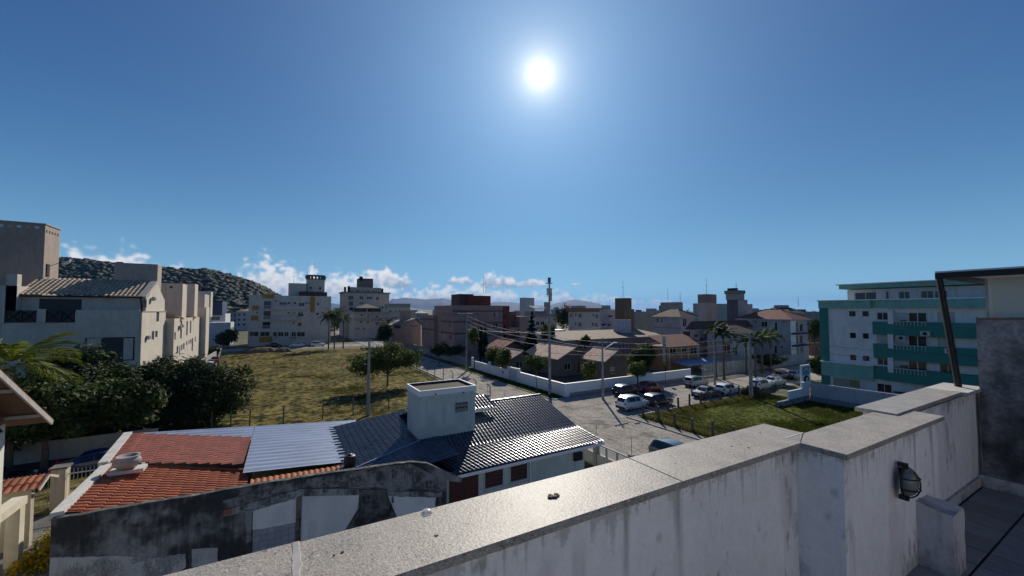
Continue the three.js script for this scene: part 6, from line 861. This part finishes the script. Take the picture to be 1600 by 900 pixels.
// ---------- cars ----------
const paint = {}; const carPaint = (r, g, b) => paint[[r, g, b]] ||= new THREE.MeshPhysicalMaterial({ color: C(r, g, b), roughness: .35, metalness: .1, clearcoat: 1, clearcoatRoughness: .08 });
M.tyre = std([.018, .018, .018], { roughness: .9 }); M.rim = std([.35, .35, .36], { metalness: .8, roughness: .35 }); M.tail = std([.3, .02, .02], { roughness: .25 }); M.lamp = std([.6, .62, .65], { roughness: .15 });
function car(label, x, z, turn, col, { type = 'hatch', group } = {}) {
  const t = thing('parked_car', label, 'car', V(x, 0, z), group); t.rotation.y = turn;
  const L = type === 'sedan' ? 4.4 : type === 'suv' ? 4.35 : 3.95, W = 1.74, H = type === 'suv' ? 1.62 : type === 'sedan' ? 1.46 : 1.5, gc = type === 'suv' ? .24 : .18;
  // stations along +x (front): [x, belt y, roof y, half width at belt, half width at roof]
  const b = H * .6, S = type === 'sedan'
    ? [[-.5, .62, .62, .74, .6], [-.485, .8, .82, .8, .66], [-.3, .93, .96, .86, .6], [-.19, .95, 1.38, .87, .56], [-.03, .95, H, .87, .57], [.12, .93, 1.4, .87, .57], [.27, .92, .95, .86, .62], [.42, .82, .84, .82, .66], [.49, .62, .64, .74, .6], [.5, .5, .52, .7, .58]]
    : [[-.5, .7, .72, .76, .62], [-.49, .95, 1.0, .82, .6], [-.44, b + .02, H * .9, .85, .56], [-.36, b, H * .985, .87, .56], [-.1, b - .02, H, .87, .58], [.08, b - .03, H * .95, .87, .57], [.25, b - .05, b + .01, .86, .64], [.4, b - .13, b - .1, .83, .67], [.485, .66, .68, .76, .62], [.5, .5, .52, .72, .6]];
  const pos = [], idx = [], ring = 10; S.forEach(([u, by, ry, wb, wr]) => { const X = u * L, pts = [[gc, wb * .9], [gc + .18, wb], [by * .75, wb + .01], [by, wb], [ry, wr], [ry + .015, 0]]; pts.forEach(([y, zz]) => pos.push(X, y, zz)); pts.slice(0, 5).reverse().forEach(([y, zz]) => pos.push(X, y, -zz)); });
  const n = 11; for (let s = 0; s < S.length - 1; s++) for (let k = 0; k < n - 1; k++) { const a = s * n + k, c = a + n; idx.push(a, c, c + 1, a, c + 1, a + 1); } for (let s = 0; s < S.length - 1; s++) { const a = s * n, c = a + n; idx.push(a, a + n - 1, c + n - 1, a, c + n - 1, c); } for (const s of [0, S.length - 1]) for (let k = 1; k < n - 1; k++) idx.push(...(s ? [s * n, s * n + k, s * n + k + 1] : [0, k + 1, k]));
  const g = new THREE.BufferGeometry(); g.setAttribute('position', new THREE.Float32BufferAttribute(pos, 3)); g.setIndex(idx); g.computeVertexNormals(); const body = part(t, 'body', toCreasedNormals(prep(g), .55), carPaint(...col), { local: true });
  // glass: side panes, windscreen, rear window laid a few mm proud of the cabin
  const at = (i, f) => { const [u, by, ry, wb, wr] = S[i]; return V(u * L, mix(by, ry, f), mix(wb, wr, f) + .008); }, q4 = (a, bq, c, d) => quad(a, bq, c, d), fl = v => V(v.x, v.y, -v.z);
  const i0 = type === 'sedan' ? [2, 3, 4, 5, 6] : [2, 3, 4, 5, 6];
  for (const sgn of [1, -1]) for (const [a, c] of type === 'sedan' ? [[3, 4], [4, 5]] : [[2, 3], [3, 4], [4, 5]]) { const P = [at(a, .12), at(c, .12), at(c, .84), at(a, .84)].map(v => sgn > 0 ? v : fl(v)); const w = sgn > 0 ? .06 : .06; P[0].x += .04; P[3].x += .04; P[1].x -= .03; P[2].x -= .03; part(body, 'side_window', q4(...P), M.glass, { local: true, own: true }); }
  const A = S[5], B = S[6], mk = (s, f, ww, dx) => V(s[0] * L + dx, mix(s[1], s[2], f), ww); const ws = [V(B[0] * L - .06, B[2] + .03, B[4] * .92), V(B[0] * L - .06, B[2] + .03, -B[4] * .92), V(A[0] * L + .05, A[2] - .0, -A[4] * .9), V(A[0] * L + .05, A[2] - .0, A[4] * .9)]; part(body, 'windscreen', q4(...ws.map(v => v.add(V(.012, .018, 0)))), M.glass, { local: true, own: true });
  const Cc = type === 'sedan' ? S[3] : S[2], D = type === 'sedan' ? S[2] : S[1]; const rw = [V(D[0] * L + .02, D[2] + .04, -D[4] * .9), V(D[0] * L + .02, D[2] + .04, D[4] * .9), V(Cc[0] * L - .02, Cc[2] - .04, Cc[4] * .9), V(Cc[0] * L - .02, Cc[2] - .04, -Cc[4] * .9)]; part(body, 'rear_window', q4(...rw.map(v => v.add(V(-.02, .01, 0)))), M.glass, { local: true, own: true });
  for (const sx of [-.31, .31]) for (const sz of [-1, 1]) { const w = part(t, 'wheel', [new THREE.CylinderGeometry(.315, .315, .2, 22).rotateX(Math.PI / 2).translate(sx * L, .315, sz * (W / 2 - .11))], M.tyre, { local: true }); part(w, 'rim', [new THREE.CylinderGeometry(.2, .2, .02, 18).rotateX(Math.PI / 2).translate(sx * L, .315, sz * (W / 2 - .005))], M.rim, { local: true }); }
  for (const sz of [-1, 1]) { part(t, 'tail_light', [rbx(-.505 * L, -.47 * L, .74, 1.0, sz * .62, sz * .8, .02)], M.tail, { local: true }); part(t, 'headlight', [rbx(.455 * L, .497 * L, .6, .74, sz * .5, sz * .74, .02)], M.lamp, { local: true }); part(t, 'wing_mirror', [rbx(.17 * L, .22 * L, b - .02, b + .12, sz * .88, sz * 1.02, .02)], carPaint(...col), { local: true }); }
  part(t, 'number_plate', [bx(-.508 * L, -.5 * L, .5, .62, -.2, .2)], M.white, { local: true }); part(t, 'bumper', [rbx(-.512 * L, -.44 * L, gc, .5, -.72, .72, .03)], M.iron, { local: true }); part(t, 'bumper', [rbx(.45 * L, .508 * L, gc, .42, -.68, .68, .03)], M.iron, { local: true });
  return t;
}
{
  const WH = [.75, .75, .74], BK = [.012, .012, .014], RD = [.22, .012, .012], GR = [.09, .09, .09], SV = [.35, .36, .37], BL = [.01, .03, .1];
  const at = (px, py) => { const p = G(px, py); return [p.x, p.z]; };
  const E = Math.PI; // nose along -x
  car('white hatchback with black rear by the lot fence corner', ...at(990, 638), 0, WH, { type: 'suv' }); car('black hatchback parked beside the white one at the lot fence', ...at(1028, 633), 0, BK);
  car('dark grey saloon parked along the lot fence', ...at(1104, 620), 0, GR, { type: 'sedan' }); car('white hatchback behind the dark grey saloon', ...at(1137, 615), 0, WH);
  car('black hatchback parked by the white wall', ...at(980, 617), 0, BK); car('red hatchback parked by the white wall', ...at(1017, 612), 0, RD); car('silver estate parked at the yard gate', ...at(1088, 603), 0, SV, { type: 'suv' });
  car('white hatchback beside the lot corner pole', ...at(1190, 607), 0, WH); car('white saloon before the stepped entrance wall', ...at(1210, 602), 0, WH, { type: 'sedan' }); car('dark red saloon by the paling fence', ...at(1222, 593), 0, [.07, .008, .012], { type: 'sedan' }); car('grey saloon by the paling fence near the sign', ...at(1243, 591.5), 0, [.12, .14, .17], { type: 'sedan' });
  car('blue grey estate with roof rails on the street below the coping', ...at(1062, 728), -Math.PI / 2, [.03, .05, .08], { type: 'suv' });
  car('white estate on the cross street before the ochre panelled block', ...at(497, 541), 0, WH, { type: 'suv' }); car('white saloon on the cross street next to the white estate', ...at(464, 542), Math.PI, WH, { type: 'sedan' }); car('dark saloon in the shade of the ochre panelled block', ...at(428, 542.5), 0, [.012, .012, .016], { type: 'sedan' });
  car('black estate driving away at the far bend', ...at(541, 533), Math.PI / 2 - .3, BK, { type: 'suv' }); car('white car at the foot of the apartment row', -12.8, -98, Math.PI / 2, WH); car('red car at the foot of the apartment row', -13.2, -108, Math.PI / 2, RD, { type: 'sedan' });
  car('dark blue car in the shaded driveway', -11.4, -39.5, .12, BL, { type: 'sedan' }); car('black car beside the dark blue one in the driveway', -16.2, -38.5, .1, BK);
}
// ---------- hills, mountains, far town ----------
{
  // wooded hill on the left
  const prof = [[-60, 420], [20, 405], [88, 410], [130, 412], [167, 417], [205, 420], [240, 423], [278, 427], [320, 427], [355, 435], [385, 444], [405, 452], [425, 462], [450, 474], [480, 486]];
  const rows = 16, pos = [], idx = [], pts = [], r = rng(801); prof.forEach(([px, py]) => { const far = 760, near = 360, top = atF(px, py, far); for (let k = 0; k <= rows; k++) { const t = k / rows, f = mix(near, far, t), b = atF(px, 486, f); pos.push(b.x, Math.max(-1, top.y * Math.pow(sm(t), .8)) * (k === 0 ? 0 : 1), b.z); } const bk = atF(px, 486, 1100); pos.push(bk.x, -1, bk.z); });
  const n = rows + 2; for (let i = 0; i < prof.length - 1; i++) for (let k = 0; k < n - 1; k++) { const a = i * n + k, b = a + n; idx.push(a, b, b + 1, a, b + 1, a + 1); }
  const g = new THREE.BufferGeometry(); g.setAttribute('position', new THREE.Float32BufferAttribute(pos, 3)); g.setIndex(idx); g.computeVertexNormals(); struct('hill', g, std([.035, .05, .022]));
  const hAt = (i, f) => { const a = (fl, k) => V(pos[(fl * n + k) * 3], pos[(fl * n + k) * 3 + 1], pos[(fl * n + k) * 3 + 2]); return a(i, f); };
  const tg = new THREE.IcosahedronGeometry(1, 1), tp = tg.attributes.position; for (let i = 0; i < tp.count; i++) { const x = tp.getX(i), y = tp.getY(i), z = tp.getZ(i), k = .75 + .5 * hash(Math.round(x * 50), Math.round(y * 50), Math.round(z * 50)); tp.setXYZ(i, x * k, y * k, z * k); } tg.setAttribute('normal', new THREE.BufferAttribute(tp.array.slice(), 3)); tg.normalizeNormals();
  const N = 17000, im = new THREE.InstancedMesh(tg, std([1, 1, 1]), N), q = new THREE.Quaternion(), c = new THREE.Color();
  for (let j = 0; j < N; j++) { const i = Math.floor(r() * (prof.length - 1)), k = 1 + Math.floor(r() * (rows - 1) + .0), u = r(), v = r(), a = hAt(i, k), b = hAt(i + 1, k), d = hAt(i, k + 1), e = hAt(i + 1, k + 1), p = a.clone().lerp(b, u).lerp(d.clone().lerp(e, u), v), s = 1.6 + r() * r() * 5.2; im.setMatrixAt(j, new THREE.Matrix4().compose(V(p.x, p.y + s * .3, p.z), q.setFromAxisAngle(V(0, 1, 0), r() * 6.3), V(s, s * (.8 + .5 * r()), s))); const m = .35 + 1.1 * r() * (.5 + fbm(p.x * .02, p.z * .02, 3, 0, 5)); im.setColorAt(j, c.setRGB((.016 + .008 * r()) * m, .032 * m, .011 * m)); }
  im.name = 'hill_forest'; im.userData = { kind: 'stuff' }; scene.add(im);
  scene.fog = new THREE.FogExp2(new THREE.Color(.22, .48, 1), .000055);
  // far ridges
  const ridge = (name, P, fw, depth, col, seed) => { const pos = [], idx = [], R = []; for (let i = 0; i < P.length - 1; i++) { const m = Math.max(1, Math.round((P[i + 1][0] - P[i][0]) / 4)); for (let k = 0; k < m; k++) { const t = k / m; R.push([mix(P[i][0], P[i + 1][0], t), mix(P[i][1], P[i + 1][1], t) - (fbm((P[i][0] + t * 40) * .12, seed, 3, 0, seed) - .5) * 1.6]); } } R.push(P[P.length - 1]); R.forEach(([px, py]) => { for (const [d, h] of [[0, 0], [.55, .55], [1, 1], [1.6, 0]]) { const b = atF(px, 486, fw + depth * d), t = atF(px, py, fw + depth); pos.push(b.x, h * Math.max(5, t.y) * (h === .55 ? .8 + .4 * fbm(px * .05, 3, 3, 0, seed + 4) : 1) - 2, b.z); } }); for (let i = 0; i < R.length - 1; i++) for (let k = 0; k < 3; k++) { const a = i * 4 + k, b = a + 4; idx.push(a, b, b + 1, a, b + 1, a + 1); } const g = new THREE.BufferGeometry(); g.setAttribute('position', new THREE.Float32BufferAttribute(pos, 3)); g.setIndex(idx); g.computeVertexNormals(); struct(name, g, std(col)); };
  ridge('mountain_range', [[440, 486], [500, 476], [520, 474], [545, 478], [600, 476], [613, 467], [635, 465], [665, 468], [690, 466], [720, 470], [745, 474], [775, 472], [800, 472], [830, 477], [856, 477], [878, 472], [896, 468], [915, 470], [935, 474], [955, 481], [990, 486]], 8500, 1500, [.02, .035, .045], 811);
  ridge('low_hills', [[585, 486], [600, 478], [612, 474], [625, 477], [650, 482], [700, 486]], 2600, 500, [.05, .075, .035], 812);
}
{ // far town: plain blocks of flats and houses between the nearer buildings and the hills
  const r = rng(901), tones = [[.4, .38, .36], [.3, .29, .29], [.46, .43, .4], [.33, .27, .23], [.5, .5, .5]], names = ['cream', 'grey', 'pale', 'brown', 'white'], lab = i => `${names[i]} block of flats in the distant town beyond the nearer roofs`;
  const spots = []; for (let k = 0; k < 62; k++) spots.push([300 + k * 16.2 + (r() - .5) * 14, 210 + r() * 420]);
  for (const [px, fw] of spots) {
    const i = Math.floor(r() * 5), c = atF(px, 486, fw), w = 7 + r() * 10, d = 8 + r() * 8, h = Math.max(5, 9.5 + (r() - .35) * 7 * (fw / 400));
    const o = thing('town_building', lab(i), 'building', V(c.x, 0, c.z), `${names[i]} blocks of the distant town`), m = wall(...tones[i]);
    part(o, 'wall_panel', [bx(-w / 2, w / 2, 0, h, -d, 0)], m, { local: true }); part(o, 'roof', r() < .4 ? [new THREE.ConeGeometry(Math.max(w, d) * .74, 1.8, 4, 1).rotateY(Math.PI / 4).scale(1, 1, d / w).translate(0, h + .9, -d / 2)] : [bx(-w / 4, w / 5, h, h + 1.6 + r() * 1.5, -d * .7, -d * .2)], r() < .5 ? clay(.2, .1, .07) : m, { local: true });
    if (fw < 380) for (let f = 0; f < 3; f++) for (let e = 0; e < 4; e++) part(o, 'window', [bx(-w / 2 + (e + .3) * w / 4, -w / 2 + (e + .7) * w / 4, h - 2.6 - f * 2.9, h - 1.4 - f * 2.9, 0, .04)], M.glass, { local: true });
  }
  const bl = [], cols = [[.03, .05, .02]]; for (let k = 0; k < 90; k++) { const px = 300 + r() * 1000, fw = 180 + r() * 460, c = atF(px, 486, fw), s = 3 + r() * 4; bl.push([V(c.x, 3 + r() * 4, c.z), V(s, s * .9, s)]); }
  const w = part(scene, 'far_trees', leafBlob(bl, 14000, .9, 911, .4), dkGreen, { own: true }); w.userData = { kind: 'stuff' };
}
scene.traverse(o => { if (o.isMesh) { o.castShadow = true; o.receiveShadow = true; } });
renderer.render(scene, camera);
